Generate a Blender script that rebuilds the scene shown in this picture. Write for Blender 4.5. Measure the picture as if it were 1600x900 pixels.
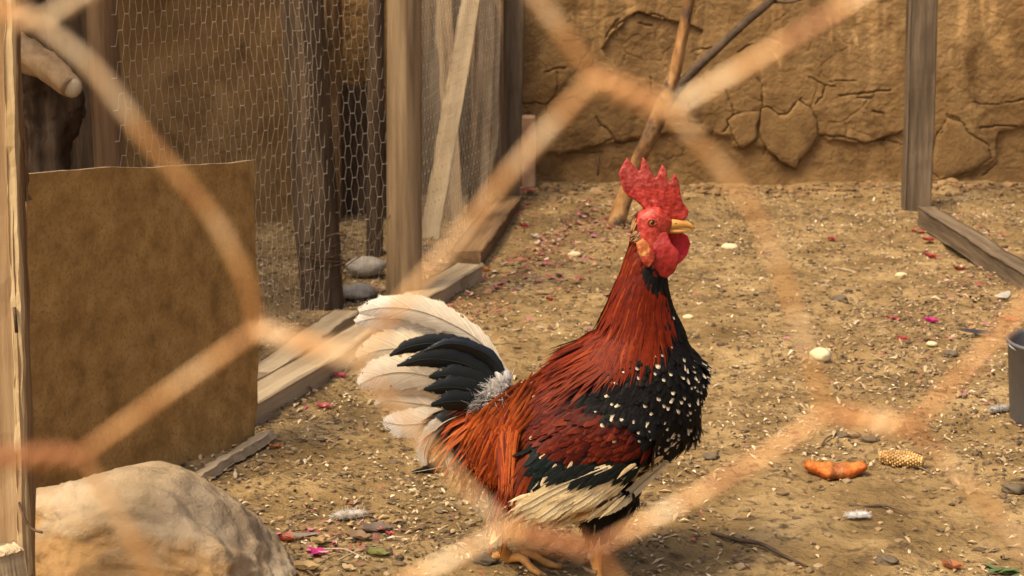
import bpy, bmesh, math, random
import numpy as np
from mathutils import Vector, Matrix, Quaternion
from mathutils.bvhtree import BVHTree
from mathutils import noise as mnoise
random.seed(7); rng = np.random.default_rng(11)
R = math.radians
for o in list(bpy.data.objects): bpy.data.objects.remove(o)
scene = bpy.context.scene
C = scene.collection
# ------------------------------------------------------------------ camera
H = 0.87; PITCH = R(12.0); F = 60.0 / 36.0 * 1600          # focal length in photo pixels
cam = bpy.data.cameras.new('camera'); co = bpy.data.objects.new('camera', cam); C.objects.link(co)
co.location = (0, 0, H); co.rotation_euler = (R(90) - PITCH, 0, 0)
cam.sensor_width = 36; cam.lens = 60; cam.clip_start = 0.01; cam.clip_end = 500
cam.dof.use_dof = True; cam.dof.focus_distance = 2.32; cam.dof.aperture_fstop = 12.5; cam.dof.aperture_blades = 7
scene.camera = co
# ------------------------------------------------------------------ light
SUN_EL = R(58); SUN_AZ = R(-130)        # azimuth from +Y towards +X: the sun stands high, over the left shoulder
w = bpy.data.worlds.new('World'); scene.world = w; w.use_nodes = True
nt = w.node_tree; bg = nt.nodes['Background']
sky = nt.nodes.new('ShaderNodeTexSky'); sky.sky_type = 'NISHITA'; sky.sun_disc = False
sky.sun_elevation = SUN_EL; sky.sun_rotation = SUN_AZ; sky.dust_density = 9; sky.air_density = 0.45; sky.ozone_density = 0.3
nt.links.new(sky.outputs[0], bg.inputs[0]); bg.inputs[1].default_value = 0.15
sun = bpy.data.lights.new('sun', 'SUN'); so = bpy.data.objects.new('sun', sun); C.objects.link(so)
sun.energy = 2.2; sun.angle = R(14); sun.color = (1.0, 0.75, 0.39)
sd = Vector((math.sin(SUN_AZ) * math.cos(SUN_EL), math.cos(SUN_AZ) * math.cos(SUN_EL), math.sin(SUN_EL)))
so.location = sd * 20; so.rotation_euler = sd.to_track_quat('Z', 'Y').to_euler()
vs = scene.view_settings
vs.view_transform = 'Standard'; vs.look = 'None'; vs.gamma = 1; vs.use_curve_mapping = False; vs.exposure = 0.54
scene.render.engine = 'CYCLES'
# ------------------------------------------------------------------ photo pixel -> place
FW = Vector((0, math.cos(PITCH), -math.sin(PITCH))); UP = Vector((0, math.sin(PITCH), math.cos(PITCH)))
CAM = Vector((0, 0, H))
def ray(u, v): return Vector(((u - 800) / F, 0, 0)) + UP * ((450 - v) / F) + FW
def P(u, v, Y): d = ray(u, v); return CAM + d * (Y / d.y)          # point on the upright plane y = Y
def G0(u, v): d = ray(u, v); return CAM + d * (-H / d.z)           # point on level ground
def PX(p):
    d = Vector(p) - CAM; z = d.dot(FW); return (800 + F * d.x / z, 450 - F * d.dot(UP) / z)
# ------------------------------------------------------------------ noise
LAT = rng.random((256, 256))
def vnoise(x, y):
    x = np.asarray(x, float); y = np.asarray(y, float)
    xi = np.floor(x).astype(int); yi = np.floor(y).astype(int); fx = x - xi; fy = y - yi
    fx = fx * fx * (3 - 2 * fx); fy = fy * fy * (3 - 2 * fy)
    a = LAT[xi & 255, yi & 255]; b = LAT[(xi + 1) & 255, yi & 255]; c = LAT[xi & 255, (yi + 1) & 255]; d = LAT[(xi + 1) & 255, (yi + 1) & 255]
    return (a * (1 - fx) + b * fx) * (1 - fy) + (c * (1 - fx) + d * fx) * fy - 0.5
def fbm(x, y, o=4, g=0.5):
    s = 0; a = 1.0
    for k in range(o):
        s = s + a * vnoise(x * 2 ** k + 17.3 * k, y * 2 ** k + 9.1 * k); a *= g
    return s
WALL_Y = 5.62
def gh(x, y):
    x = np.asarray(x, float); y = np.asarray(y, float)
    h = 0.022 * fbm(x * 2.2, y * 2.2, 3) + 0.012 * fbm(x * 11 + 40, y * 11, 4, .6)
    t = np.clip((y - (WALL_Y - 0.55)) / 0.55, 0, 1.1); h = h + 0.035 * t * t
    return h
def G(u, v, dz=0.0):
    p = G0(u, v)
    for _ in range(3):
        d = ray(u, v); z = float(gh(p.x, p.y)); p = CAM + d * ((z - H) / d.z)
    return Vector((p.x, p.y, p.z + dz))
# ------------------------------------------------------------------ mesh helpers
class MB:
    def __init__(s): s.v = []; s.f = []; s.c = []
    def add(s, vs, fs, col=None):
        n = len(s.v); s.v += [tuple(p) for p in vs]; s.f += [tuple(i + n for i in f) for f in fs]
        if col is None: col = (1, 1, 1)
        if len(col) == len(vs) and not isinstance(col[0], (int, float)): s.c += [tuple(c) for c in col]
        else: s.c += [tuple(col)] * len(vs)
    def box(s, c, d, col=None, rot=None):
        vs = [Vector((x * d[0] / 2, y * d[1] / 2, z * d[2] / 2)) for x in (-1, 1) for y in (-1, 1) for z in (-1, 1)]
        if rot: vs = [rot @ p for p in vs]
        s.add([p + Vector(c) for p in vs], [(0, 1, 3, 2), (4, 6, 7, 5), (0, 4, 5, 1), (2, 3, 7, 6), (0, 2, 6, 4), (1, 5, 7, 3)], col)
    def tube(s, pts, rad, n=8, col=None, cap=True, rough=0.0):
        pts = [Vector(p) for p in pts]; m = len(pts)
        if isinstance(rad, (int, float)): rad = [rad] * m
        t0 = (pts[1] - pts[0]).normalized()
        nrm = t0.orthogonal().normalized(); vs = []; fs = []; cs = []
        for i, p in enumerate(pts):
            t = (pts[min(i + 1, m - 1)] - pts[max(i - 1, 0)]).normalized()
            nrm = (nrm - t * nrm.dot(t)).normalized(); b = t.cross(nrm)
            for k in range(n):
                a = 2 * math.pi * k / n; rr = rad[i] * (1 + (random.random() - .5) * 2 * rough)
                vs.append(p + (nrm * math.cos(a) + b * math.sin(a)) * rr)
                if col is not None and not isinstance(col[0], (int, float)): cs.append(col[i])
        for i in range(m - 1):
            for k in range(n): fs.append((i * n + k, i * n + (k + 1) % n, (i + 1) * n + (k + 1) % n, (i + 1) * n + k))
        if cap: fs.append(tuple(range(n - 1, -1, -1))); fs.append(tuple((m - 1) * n + k for k in range(n)))
        s.add(vs, fs, cs if cs else col)
    def mesh(s, name, smooth=True, origin=(0, 0, 0)):
        me = bpy.data.meshes.new(name); o = Vector(origin)
        v = np.array(s.v, float).reshape(-1, 3) - np.array(o)
        me.from_pydata(v.tolist(), [], s.f)
        ca = me.color_attributes.new('Col', 'FLOAT_COLOR', 'POINT')
        c = np.ones((len(s.v), 4)); c[:, :3] = np.array(s.c, float).reshape(-1, 3); ca.data.foreach_set('color', c.ravel())
        if smooth: me.polygons.foreach_set('use_smooth', [True] * len(me.polygons))
        me.update(); return me
    def build(s, name, mat, parent=None, smooth=True, origin=(0, 0, 0)):
        og = Vector((0, 0, 0)); q = parent
        while q is not None: og = og + q.location; q = q.parent
        me = s.mesh(name, smooth, origin if parent is None else og)
        o = bpy.data.objects.new(name, me); C.objects.link(o); me.materials.append(mat)
        if parent is not None: o.parent = parent
        else: o.location = origin
        return o
def tag(o, label=None, cat=None, group=None, kind=None):
    if label: o['label'] = label
    if cat: o['category'] = cat
    if group: o['group'] = group
    if kind: o['kind'] = kind
    return o
def thing(name, label, cat, loc=(0, 0, 0), group=None):
    o = bpy.data.objects.new(name, None); C.objects.link(o); o.location = loc; o.empty_display_size = .05
    return tag(o, label, cat, group)
def bez(pts, n=8):                                        # Catmull-Rom through pts
    pts = [Vector(p) for p in pts]
    if len(pts) == 2: return [pts[0].lerp(pts[1], i / n) for i in range(n + 1)]
    q = [pts[0] * 2 - pts[1]] + pts + [pts[-1] * 2 - pts[-2]]; out = []
    for i in range(1, len(q) - 2):
        for k in range(n):
            t = k / n; a, b, c, d = q[i - 1:i + 3]
            out.append(0.5 * ((2 * b) + (c - a) * t + (2 * a - 5 * b + 4 * c - d) * t * t + (3 * b - a - 3 * c + d) * t ** 3))
    return out + [pts[-1]]
def interp(vals, n):
    return list(np.interp(np.linspace(0, 1, n), np.linspace(0, 1, len(vals)), vals))
def evalmesh(mb, mods, name='tmp'):
    me = mb.mesh(name); o = bpy.data.objects.new(name, me); C.objects.link(o)
    for typ, kw in mods:
        m = o.modifiers.new(typ, typ)
        for k, v in kw.items(): setattr(m, k, v)
    dg = bpy.context.evaluated_depsgraph_get(); dg.update()
    r = bpy.data.meshes.new_from_object(o.evaluated_get(dg)); bpy.data.objects.remove(o)
    return r
def lump(c, r, seed, sub=2, sq=(1, 1, 1), amp=.25, fr=3.0, flat=False):
    bm = bmesh.new(); bmesh.ops.create_icosphere(bm, subdivisions=sub, radius=1)
    vs = []
    for v in bm.verts:
        p = v.co
        n = 1 + amp * 2 * float(fbm(p.x * fr + seed * 3.1 + p.z * 1.7, p.y * fr - p.z * 2.3 + seed, 3))
        q = Vector((p.x * sq[0], p.y * sq[1], p.z * sq[2])) * n * r
        if flat and q.z < 0: q.z *= .35
        vs.append(q + Vector(c))
    fs = [tuple(v.index for v in f.verts) for f in bm.faces]; bm.free(); return vs, fs
# ------------------------------------------------------------------ materials
def pmat(name, ramp, scale=8, detail=6, stretch=(1, 1, 1), rough=.85, spec=.3, bump=0.0, bscale=40, bdist=.004, bstretch=None, attr=False,
         metal=0, sss=0, sssrad=(1, .3, .15), second=None, transl=0.0, distort=0.0, coat=0):
    m = bpy.data.materials.new(name); m.use_nodes = True; t = m.node_tree; N = t.nodes; L = t.links
    b = N['Principled BSDF']; b.inputs['Roughness'].default_value = rough; b.inputs['Specular IOR Level'].default_value = spec
    b.inputs['Metallic'].default_value = metal; b.inputs['Coat Weight'].default_value = coat
    tc = N.new('ShaderNodeTexCoord')
    def noise(sc, det, st):
        mp = N.new('ShaderNodeMapping'); mp.inputs['Scale'].default_value = st; L.new(tc.outputs['Object'], mp.inputs[0])
        n = N.new('ShaderNodeTexNoise'); n.inputs['Scale'].default_value = sc; n.inputs['Detail'].default_value = det; n.inputs['Roughness'].default_value = .62
        n.inputs['Distortion'].default_value = distort
        L.new(mp.outputs[0], n.inputs[0]); return n
    n = noise(scale, detail, stretch)
    cr = N.new('ShaderNodeValToRGB'); e = cr.color_ramp.elements
    while len(e) < len(ramp): e.new(.5)
    for i, (p, c) in enumerate(ramp): e[i].position = p; e[i].color = (*c, 1)
    L.new(n.outputs['Fac'], cr.inputs[0]); col = cr.outputs[0]
    if second:                                            # (scale, lo, hi, colour, stretch)
        n2 = noise(second[0], 5, second[4] if len(second) > 4 else (1, 1, 1))
        r2 = N.new('ShaderNodeMapRange'); r2.inputs[1].default_value = second[1]; r2.inputs[2].default_value = second[2]; L.new(n2.outputs['Fac'], r2.inputs[0])
        mx = N.new('ShaderNodeMix'); mx.data_type = 'RGBA'; L.new(r2.outputs[0], mx.inputs['Factor']); L.new(col, mx.inputs['A']); mx.inputs['B'].default_value = (*second[3], 1); col = mx.outputs['Result']
    if attr:
        a = N.new('ShaderNodeAttribute'); a.attribute_name = 'Col'
        mx = N.new('ShaderNodeMix'); mx.data_type = 'RGBA'; mx.blend_type = 'MULTIPLY'; mx.inputs['Factor'].default_value = 1
        L.new(col, mx.inputs['A']); L.new(a.outputs['Color'], mx.inputs['B']); col = mx.outputs['Result']
    L.new(col, b.inputs['Base Color'])
    if bump:
        nb = noise(bscale, 8, bstretch or stretch); bp = N.new('ShaderNodeBump'); bp.inputs['Strength'].default_value = bump; bp.inputs['Distance'].default_value = bdist
        L.new(nb.outputs['Fac'], bp.inputs['Height']); L.new(bp.outputs[0], b.inputs['Normal'])
    if sss:
        b.inputs['Subsurface Weight'].default_value = sss; b.inputs['Subsurface Radius'].default_value = sssrad; b.inputs['Subsurface Scale'].default_value = .006
    if transl:
        tr = N.new('ShaderNodeBsdfTranslucent'); L.new(col, tr.inputs[0]); ms = N.new('ShaderNodeMixShader'); ms.inputs[0].default_value = transl
        out = N['Material Output']; L.new(b.outputs[0], ms.inputs[1]); L.new(tr.outputs[0], ms.inputs[2]); L.new(ms.outputs[0], out.inputs[0])
    return m
W3 = (1, 1, 1)
M = {}
M['ground'] = pmat('trodden_earth', [(.3, (.115, .073, .029)), (.5, (.24, .162, .071)), (.7, (.39, .28, .135))], 6, 12, rough=.95, spec=.12, bump=1.0, bscale=90, bdist=.008, second=(45, .52, .66, (.10, .068, .034)))
M['wall'] = pmat('mud_plaster', [(.28, (.135, .078, .031)), (.5, (.22, .134, .055)), (.75, (.31, .202, .09))], 4.5, 12, rough=.95, spec=.1, bump=.9, bscale=65, bdist=.007, attr=True, second=(9, .50, .70, (.125, .072, .03), (1, 1, .7)), distort=.6)
M['greywood'] = pmat('weathered_wood', [(.3, (.10, .067, .036)), (.5, (.215, .148, .080)), (.7, (.33, .238, .135))], 14, 8, (3, 3, .18), .85, .25, .8, 22, .004)
M['dimwood'] = pmat('dim_weathered_wood', [(.3, (.055, .04, .025)), (.5, (.125, .092, .058)), (.7, (.20, .15, .098))], 14, 8, (3, 3, .22), .85, .2, .9, 22, .005, second=(5, .55, .7, (.09, .062, .036)))
M['palewood'] = pmat('sawn_wood', [(.3, (.26, .19, .11)), (.5, (.40, .31, .19)), (.72, (.52, .42, .27))], 10, 8, (3, 3, .2), .85, .25, .6, 25, .003, second=(7, .55, .72, (.22, .14, .07)))
M['tanwood'] = pmat('tan_timber', [(.3, (.22, .135, .065)), (.5, (.34, .225, .115)), (.72, (.46, .33, .18))], 12, 8, (3, 3, .15), .85, .2, .8, 24, .004)
M['lit_edge_wood'] = pmat('lit_split_timber', [(.3, (.34, .23, .10)), (.5, (.60, .46, .25)), (.72, (.70, .56, .33))], 9, 8, (3, 3, .3), .85, .2, .8, 24, .004)
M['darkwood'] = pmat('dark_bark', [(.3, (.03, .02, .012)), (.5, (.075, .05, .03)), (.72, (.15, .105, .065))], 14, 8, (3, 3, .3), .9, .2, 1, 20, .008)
M['brownwood'] = pmat('brown_timber', [(.3, (.09, .055, .028)), (.5, (.18, .11, .055)), (.72, (.28, .18, .09))], 12, 8, (3, 3, .2), .88, .2, .8, 24, .004)
M['branch'] = pmat('bare_branch', [(.38, (.15, .07, .022)), (.5, (.30, .155, .055)), (.62, (.40, .24, .10))], 18, 6, (1, 1, .4), .85, .25, .7, 60, .004, second=(9, .5, .62, (.07, .045, .03)))
M['darktwig'] = pmat('dark_twig', [(.3, (.035, .024, .016)), (.7, (.12, .08, .05))], 30, 5, W3, .85, .25, .6, 70, .002)
M['hardboard'] = pmat('hardboard_sheet', [(.34, (.24, .137, .041)), (.5, (.37, .216, .068)), (.68, (.47, .29, .10))], 22, 14, rough=.9, spec=.2, bump=.8, bscale=120, bdist=.002, second=(190, .5, .75, (.22, .13, .04)))
M['boardedge'] = pmat('board_raw_edge', [(.3, (.13, .09, .05)), (.7, (.30, .225, .14))], 40, 6, rough=.9, bump=.5, bscale=150, bdist=.002)
M['stone'] = pmat('field_stone', [(.3, (.20, .122, .05)), (.55, (.30, .19, .085)), (.75, (.36, .25, .125))], 9, 10, rough=.85, spec=.2, bump=.9, bscale=60, bdist=.006, attr=True, second=(14, .58, .8, (.25, .14, .06)))
M['greystone'] = pmat('grey_stone', [(.3, (.2, .18, .15)), (.7, (.42, .38, .31))], 14, 8, rough=.85, bump=.7, bscale=50)
M['wire'] = pmat('rusted_wire', [(.40, (.34, .13, .035)), (.5, (.70, .38, .13)), (.60, (.88, .70, .44))], 55, 5, rough=.36, spec=.7, metal=.15)
M['net'] = pmat('galvanised_wire', [(.3, (.35, .30, .22)), (.7, (.68, .60, .48))], 40, 4, rough=.4, spec=.6, metal=.2)
M['feather'] = pmat('feather', [(.3, (.75, .75, .75)), (.7, (1.15, 1.15, 1.15))], 160, 3, rough=.55, spec=.10, attr=True)
M['tailfeather'] = pmat('tail_feather', [(.3, (.86, .86, .86)), (.7, (1.05, 1.05, 1.05))], 60, 5, rough=.5, spec=.3, attr=True, transl=.28, bump=.25, bscale=240, bdist=.001)
def barbed(m):                                            # fine slanting barbs: streaks of tone along a stored 'barb' coordinate
    t = m.node_tree; N = t.nodes; L = t.links; b = N['Principled BSDF']; a = N.new('ShaderNodeAttribute'); a.attribute_name = 'barb'
    n = N.new('ShaderNodeTexNoise'); n.noise_dimensions = '1D'; n.inputs['Scale'].default_value = 1; n.inputs['Detail'].default_value = 3; n.inputs['Roughness'].default_value = .7; L.new(a.outputs['Fac'], n.inputs['W'])
    r = N.new('ShaderNodeMapRange'); r.inputs[1].default_value = .3; r.inputs[2].default_value = .7; r.inputs[3].default_value = .72; r.inputs[4].default_value = 1.08; L.new(n.outputs['Fac'], r.inputs[0])
    src = b.inputs['Base Color'].links[0].from_socket; mx = N.new('ShaderNodeMix'); mx.data_type = 'RGBA'; mx.blend_type = 'MULTIPLY'; mx.inputs['Factor'].default_value = 1
    L.new(src, mx.inputs['A']); L.new(r.outputs[0], mx.inputs['B'])
    for l in list(src.links):
        if l.to_node != mx: L.new(mx.outputs['Result'], l.to_socket)
    bp = N.new('ShaderNodeBump'); bp.inputs['Strength'].default_value = .5; bp.inputs['Distance'].default_value = .0006; L.new(n.outputs['Fac'], bp.inputs['Height']); L.new(bp.outputs[0], b.inputs['Normal'])
M['vane'] = pmat('dark_vane', [(.3, (.75, .75, .75)), (.7, (1.15, 1.15, 1.15))], 90, 3, rough=.38, spec=.3, attr=True)
barbed(M['tailfeather']); barbed(M['vane'])
M['down'] = pmat('down', [(.3, (.9, .9, .9)), (.7, (1.05, 1.05, 1.05))], 90, 3, rough=.8, spec=.1, attr=True, transl=.55)
M['skin'] = pmat('red_skin', [(.34, (.20, .013, .008)), (.5, (.36, .030, .016)), (.66, (.50, .085, .05))], 150, 8, rough=.4, spec=.45, bump=.5, bscale=300, bdist=.002, attr=True, sss=.35)
M['wattle'] = pmat('wattle_skin', [(.3, (.42, .020, .022)), (.7, (.60, .05, .048))], 80, 5, rough=.38, spec=.4, bump=.5, bscale=300, bdist=.001, attr=True, sss=.6, transl=.25)
M['beak'] = pmat('beak_horn', [(.3, (.50, .24, .05)), (.7, (.66, .36, .09))], 60, 4, rough=.35, spec=.5, sss=.2)
M['leg'] = pmat('scaly_leg', [(.3, (.42, .19, .045)), (.7, (.62, .31, .08))], 90, 4, rough=.5, spec=.4, bump=.8, bscale=260, bdist=.0015)
M['claw'] = pmat('claw', [(.3, (.10, .06, .03)), (.7, (.22, .14, .07))], 90, 3, rough=.4)
M['iris'] = pmat('iris', [(.3, (.50, .20, .03)), (.7, (.65, .30, .06))], 900, 3, rough=.12, spec=.6, coat=.8)
M['pupil'] = pmat('pupil', [(.3, (.008, .006, .005)), (.7, (.012, .01, .008))], 90, 2, rough=.06, spec=.7)
M['litter'] = pmat('litter', [(.3, (.75, .75, .75)), (.7, (1.1, 1.1, 1.1))], 60, 4, rough=.75, spec=.3, attr=True)
M['petal'] = pmat('petal', [(.3, (.8, .8, .8)), (.7, (1.05, 1.05, 1.05))], 90, 4, rough=.6, attr=True, transl=.3)
M['bucket'] = pmat('dull_metal', [(.3, (.09, .09, .095)), (.7, (.19, .19, .19))], 9, 6, rough=.5, spec=.5, metal=.4, bump=.2, bscale=20)
M['pumpkin'] = pmat('pumpkin_rind', [(.35, (.26, .06, .012)), (.5, (.50, .12, .016)), (.68, (.58, .20, .04))], 70, 8, rough=.55, spec=.3, bump=.9, bscale=110, bdist=.005, attr=True, sss=.15)
M['corn'] = pmat('corn_kernel', [(.35, (.30, .17, .05)), (.65, (.60, .42, .18))], 50, 5, rough=.45, spec=.4, attr=True)
M['leaf'] = pmat('green_leaf', [(.3, (.05, .09, .03)), (.7, (.14, .20, .08))], 40, 4, rough=.6, attr=False, transl=.2)
M['brick'] = pmat('mud_brick', [(.3, (.26, .15, .09)), (.7, (.42, .27, .17))], 16, 8, rough=.95, bump=.7, bscale=50)
M['nail'] = pmat('rusty_nail', [(.3, (.05, .028, .016)), (.7, (.16, .09, .05))], 90, 4, rough=.7, metal=.3)
# ------------------------------------------------------------------ ground: one sheet to the horizon
def axis(lo, hi, step, far_lo, far_hi):
    a = list(np.arange(lo, hi, step)); s = step; x = lo
    pre = []
    while x > far_lo: s *= 1.35; x -= s; pre.append(x)
    s = step; x = a[-1]; post = []
    while x < far_hi: s *= 1.35; x += s; post.append(x)
    return np.array(pre[::-1] + a + post)
def grid_object(name, X, Y, Z, mat, cols=None):
    ny, nx = X.shape
    me = bpy.data.meshes.new(name); v = np.stack([X, Y, Z], -1).reshape(-1, 3)
    i = np.arange(ny - 1)[:, None] * nx + np.arange(nx - 1)[None]; f = np.stack([i, i + 1, i + nx + 1, i + nx], -1).reshape(-1, 4)
    me.vertices.add(len(v)); me.vertices.foreach_set('co', v.ravel()); me.loops.add(f.size); me.loops.foreach_set('vertex_index', f.ravel().astype(np.int32))
    me.polygons.add(len(f)); me.polygons.foreach_set('loop_start', np.arange(0, f.size, 4, dtype=np.int32)); me.polygons.foreach_set('use_smooth', np.ones(len(f), bool)); me.update(calc_edges=True)
    if cols is not None:
        ca = me.color_attributes.new('Col', 'FLOAT_COLOR', 'POINT'); c = np.ones((len(v), 4)); c[:, :3] = cols.reshape(-1, 3); ca.data.foreach_set('color', c.ravel())
    me.materials.append(mat); o = bpy.data.objects.new(name, me); C.objects.link(o); return o
gx = axis(-1.3, 1.75, .0095, -60, 60); gy = axis(1.7, 5.75, .0105, -40, 90)
GX, GY = np.meshgrid(gx, gy); GZ = gh(GX, GY)
# scratched hollows and trodden clods in the near earth
GZ += np.where((GY > 1.5) & (GY < 6), .006 * np.clip(fbm(GX * 34, GY * 34, 3, .6) - .05, 0, 1) - .007 * np.clip(fbm(GX * 19 + 7, GY * 23, 3) - .12, 0, 1), 0)
tag(grid_object('ground', GX, GY, GZ, M['ground']), 'trodden tan earth of the pen littered with husks', 'ground', kind='structure')
# ------------------------------------------------------------------ mud wall
def cpx(ox, oy, sc, pts): return [(ox + x / sc, oy + y / sc) for x, y in pts]
A3 = lambda *p: cpx(800, 0, 3, p)
A4 = lambda *p: cpx(1150, 0, 3, p)
heart = A4((120, 510), (150, 500), (200, 540), (240, 535), (290, 470), (340, 500), (375, 560), (380, 630), (345, 700), (300, 740), (275, 790), (240, 770), (200, 745), (150, 700), (118, 650), (108, 600))
flake2 = A4((-40, 560), (0, 535), (50, 520), (106, 520), (104, 560), (94, 600), (100, 645), (60, 678), (20, 690), (-8, 655))
flake3 = A4((985, 550), (1060, 575), (1080, 620), (1180, 680), (1190, 740), (1100, 800), (1040, 820), (960, 840), (915, 800), (930, 640), (970, 580))
flake4 = A3((1000, 600), (1035, 540), (1060, 520), (1110, 560), (1090, 640), (1060, 650))
cracks = [A3((480, 130), (530, 90), (590, 55), (630, 70), (660, 62), (720, 90), (780, 105)), A3((590, 108), (630, 120), (655, 125)), A3((150, 335), (210, 325), (250, 318)),
    A3((210, 340), (212, 400), (205, 450), (160, 490), (110, 480), (50, 485), (0, 478)), A3((160, 490), (170, 530), (190, 560)), A3((395, 545), (420, 590), (460, 620), (490, 670), (540, 670), (600, 652)),
    A3((830, 245), (880, 230), (950, 220), (920, 245)), A3((1000, 420), (1020, 470), (1040, 530), (1010, 590), (985, 615)), A3((820, 575), (890, 570)), A3((890, 650), (935, 640), (940, 618)), A3((405, 740), (408, 822)),
    A3((380, 690), (470, 650)), A3((650, 360), (655, 450)), A3((1060, 240), (1120, 210)), A3((240, 470), (300, 455)), A3((330, 720), (420, 715)),
    heart + heart[:1], flake2 + flake2[:1], flake3 + flake3[:1],
    A4((380, 630), (440, 640), (500, 640), (560, 655), (600, 675), (650, 660), (740, 635), (800, 605)), A4((660, 650), (720, 660), (780, 675)), A4((340, 360), (410, 395), (465, 402)), A4((410, 395), (400, 455), (370, 482)),
    A4((300, 455), (278, 510)), A4((125, 500), (120, 400), (80, 330)), A4((630, 458), (565, 450)), A4((640, 520), (690, 530), (695, 560)), A4((985, 540), (1040, 555), (1070, 590)), A4((1140, 600), (1230, 590), (1310, 592)),
    A4((1100, 470), (1160, 490), (1240, 485), (1350, 465)), A4((1160, 820), (1220, 770)), A4((0, 880), (100, 885), (225, 885)), A4((280, 870), (410, 862)), A4((480, 445), (620, 430), (720, 420)), A4((440, 380), (560, 375)),
    A3((-60, 860), (60, 850), (150, 870)), A3((500, 90), (440, 170)), A3((1200, 640), (1180, 730))]
edge = [(-400, 230), (300, 235), (700, 240), (820, 246), (900, 235), (960, 222), (1060, 208), (1140, 215), (1150, 232), (1190, 228), (1235, 262), (1245, 262), (1270, 228), (1280, 212), (1350, 224), (1420, 208), (1455, 285), (1480, 281), (1520, 268), (1555, 250), (1560, 205), (1600, 195), (2200, 200)]
wx = axis(P(100, 0, WALL_Y).x, P(1640, 0, WALL_Y).x, .0037, -9, 9); wz = np.concatenate([np.arange(-.12, .80, .0037), np.arange(.82, 1.75, .06)])
WXg, WZg = np.meshgrid(wx, wz)
dd = np.stack([WXg, np.full_like(WXg, WALL_Y), WZg - H], -1); dep = dd @ np.array(FW); WU = 800 + F * dd[..., 0] / dep; WV = 450 - F * (dd @ np.array(UP)) / dep
def seg_dist(U, V, pl):
    d = np.full(U.shape, 1e9)
    for (ax, ay), (bx, by) in zip(pl[:-1], pl[1:]):
        vx, vy = bx - ax, by - ay; l2 = vx * vx + vy * vy + 1e-9
        t = np.clip(((U - ax) * vx + (V - ay) * vy) / l2, 0, 1); d = np.minimum(d, np.hypot(U - ax - t * vx, V - ay - t * vy))
    return d
def in_poly(U, V, pl):
    U = np.asarray(U, float); V = np.asarray(V, float); r = np.zeros(U.shape, bool); j = len(pl) - 1
    for i in range(len(pl)):
        (xi, yi), (xj, yj) = pl[i], pl[j]
        c = ((yi > V) != (yj > V)) & (U < (xj - xi) * (V - yi) / ((yj - yi) if yj != yi else 1e-9) + xi); r ^= c; j = i
    return r
ju = WU + 7 * fbm(WU / 22, WV / 22, 3); jv = WV + 7 * fbm(WU / 22 + 50, WV / 22, 3)
out = .014 * fbm(WXg * 2.2, WZg * 3, 3) + .0035 * fbm(WXg * 18, WZg * 24, 5, .7)             # + is proud, towards the pen
ev = np.interp(ju, [e[0] for e in edge], [e[1] for e in edge])
step = 1 / (1 + np.exp((jv - ev) / 1.6)); out += .013 * step                              # plaster coat stands proud of the worn foot
dmin = np.full(WU.shape, 1e9)
for c in cracks: dmin = np.minimum(dmin, seg_dist(WU + 3 * fbm(WU / 9, WV / 9, 2), WV + 3 * fbm(WU / 9 + 9, WV / 9, 2), c))
wid = 1.25 + 1.5 * fbm(WU / 40, WV / 40, 2)
out -= .010 * np.clip(1 - dmin / np.maximum(wid, .6), 0, 1) ** .7
# a net of finer natural cracks, only in patches
cs = rng.random((60, 2)) * [1000, 420] + [700, -60]
d1 = np.full(WU.shape, 1e9); d2 = np.full(WU.shape, 1e9)
for x, y in cs:
    d = np.hypot((ju - x), (jv - y) * 1.2); d2 = np.minimum(d2, np.maximum(d, d1)); d1 = np.minimum(d1, d)
fine = np.clip(1 - (d2 - d1) / 2.0, 0, 1) * np.clip(.15 + fbm(WU / 130 + 3, WV / 130, 2) * 3, 0, 1); out -= .004 * fine
patch = in_poly(ju, jv, A3((480, 130), (590, 55), (780, 105), (900, 140), (850, 330), (700, 400), (500, 330), (420, 230)))
out -= .012 * patch
out += .05 * np.clip((.10 - WZg) / .2, 0, 1) ** 2
# stains with a shape of their own: lime drips, darker foot, paler washed areas
col = np.ones(WU.shape + (3,))
def stain(mask, c): 
    global col
    col = col * (1 - mask[..., None]) + np.array(c) * mask[..., None]
st = np.clip(fbm(WU / 16, WV / 160, 4) * 2.6 - .25, 0, 1) * np.clip((150 - WV) / 150, 0, 1); stain(np.clip(st, 0, .7), (1.75, 1.75, 1.75))
for pl, wd in ((A3((395, 0), (400, 70)), 4), (A3((435, 10), (430, 160)), 4), (A3((410, 190), (412, 225)), 2.5), (A4((110, 320), (120, 380), (125, 470)), 2.2), (A4((690, 540), (688, 575)), 2), (A4((645, 460), (635, 480)), 2), (A4((430, 80), (440, 200)), 3), (A4((548, 150), (552, 200)), 3), (A4((690, 60), (700, 150)), 4), (A4((1200, 110), (1260, 250)), 14), (A4((1180, 130), (1220, 220)), 12), (A3((280, 50), (284, 90)), 2), (A4((180, 240), (215, 300)), 2), (A4((1250, 150), (1265, 300)), 10)):
    stain(np.clip(1.3 - seg_dist(ju, jv, pl) / wd, 0, 1) * np.clip(.75 + 1.2 * fbm(WU / 7, WV / 12, 2), 0, 1), (1.7, 1.75, 1.75))
stain(.35 * (1 - step) * np.clip(.7 + fbm(WU / 30, WV / 20, 3), 0, 1), (.78, .72, .64))
stain(.35 * patch.astype(float), (.86, .86, .92))
stain(np.clip(1.2 - dmin / 1.3, 0, 1) * .45, (.5, .45, .4))
wall = grid_object('mud_wall', WXg, WALL_Y - out, WZg, M['wall'], col)
bk = MB(); bk.box((0, WALL_Y + .17, .8), (18, .24, 1.88)); back = bk.build('wall_core', M['wall'], wall, smooth=False)
tag(wall, 'cracked ochre mud plaster wall closing the back of the pen', 'wall')
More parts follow.
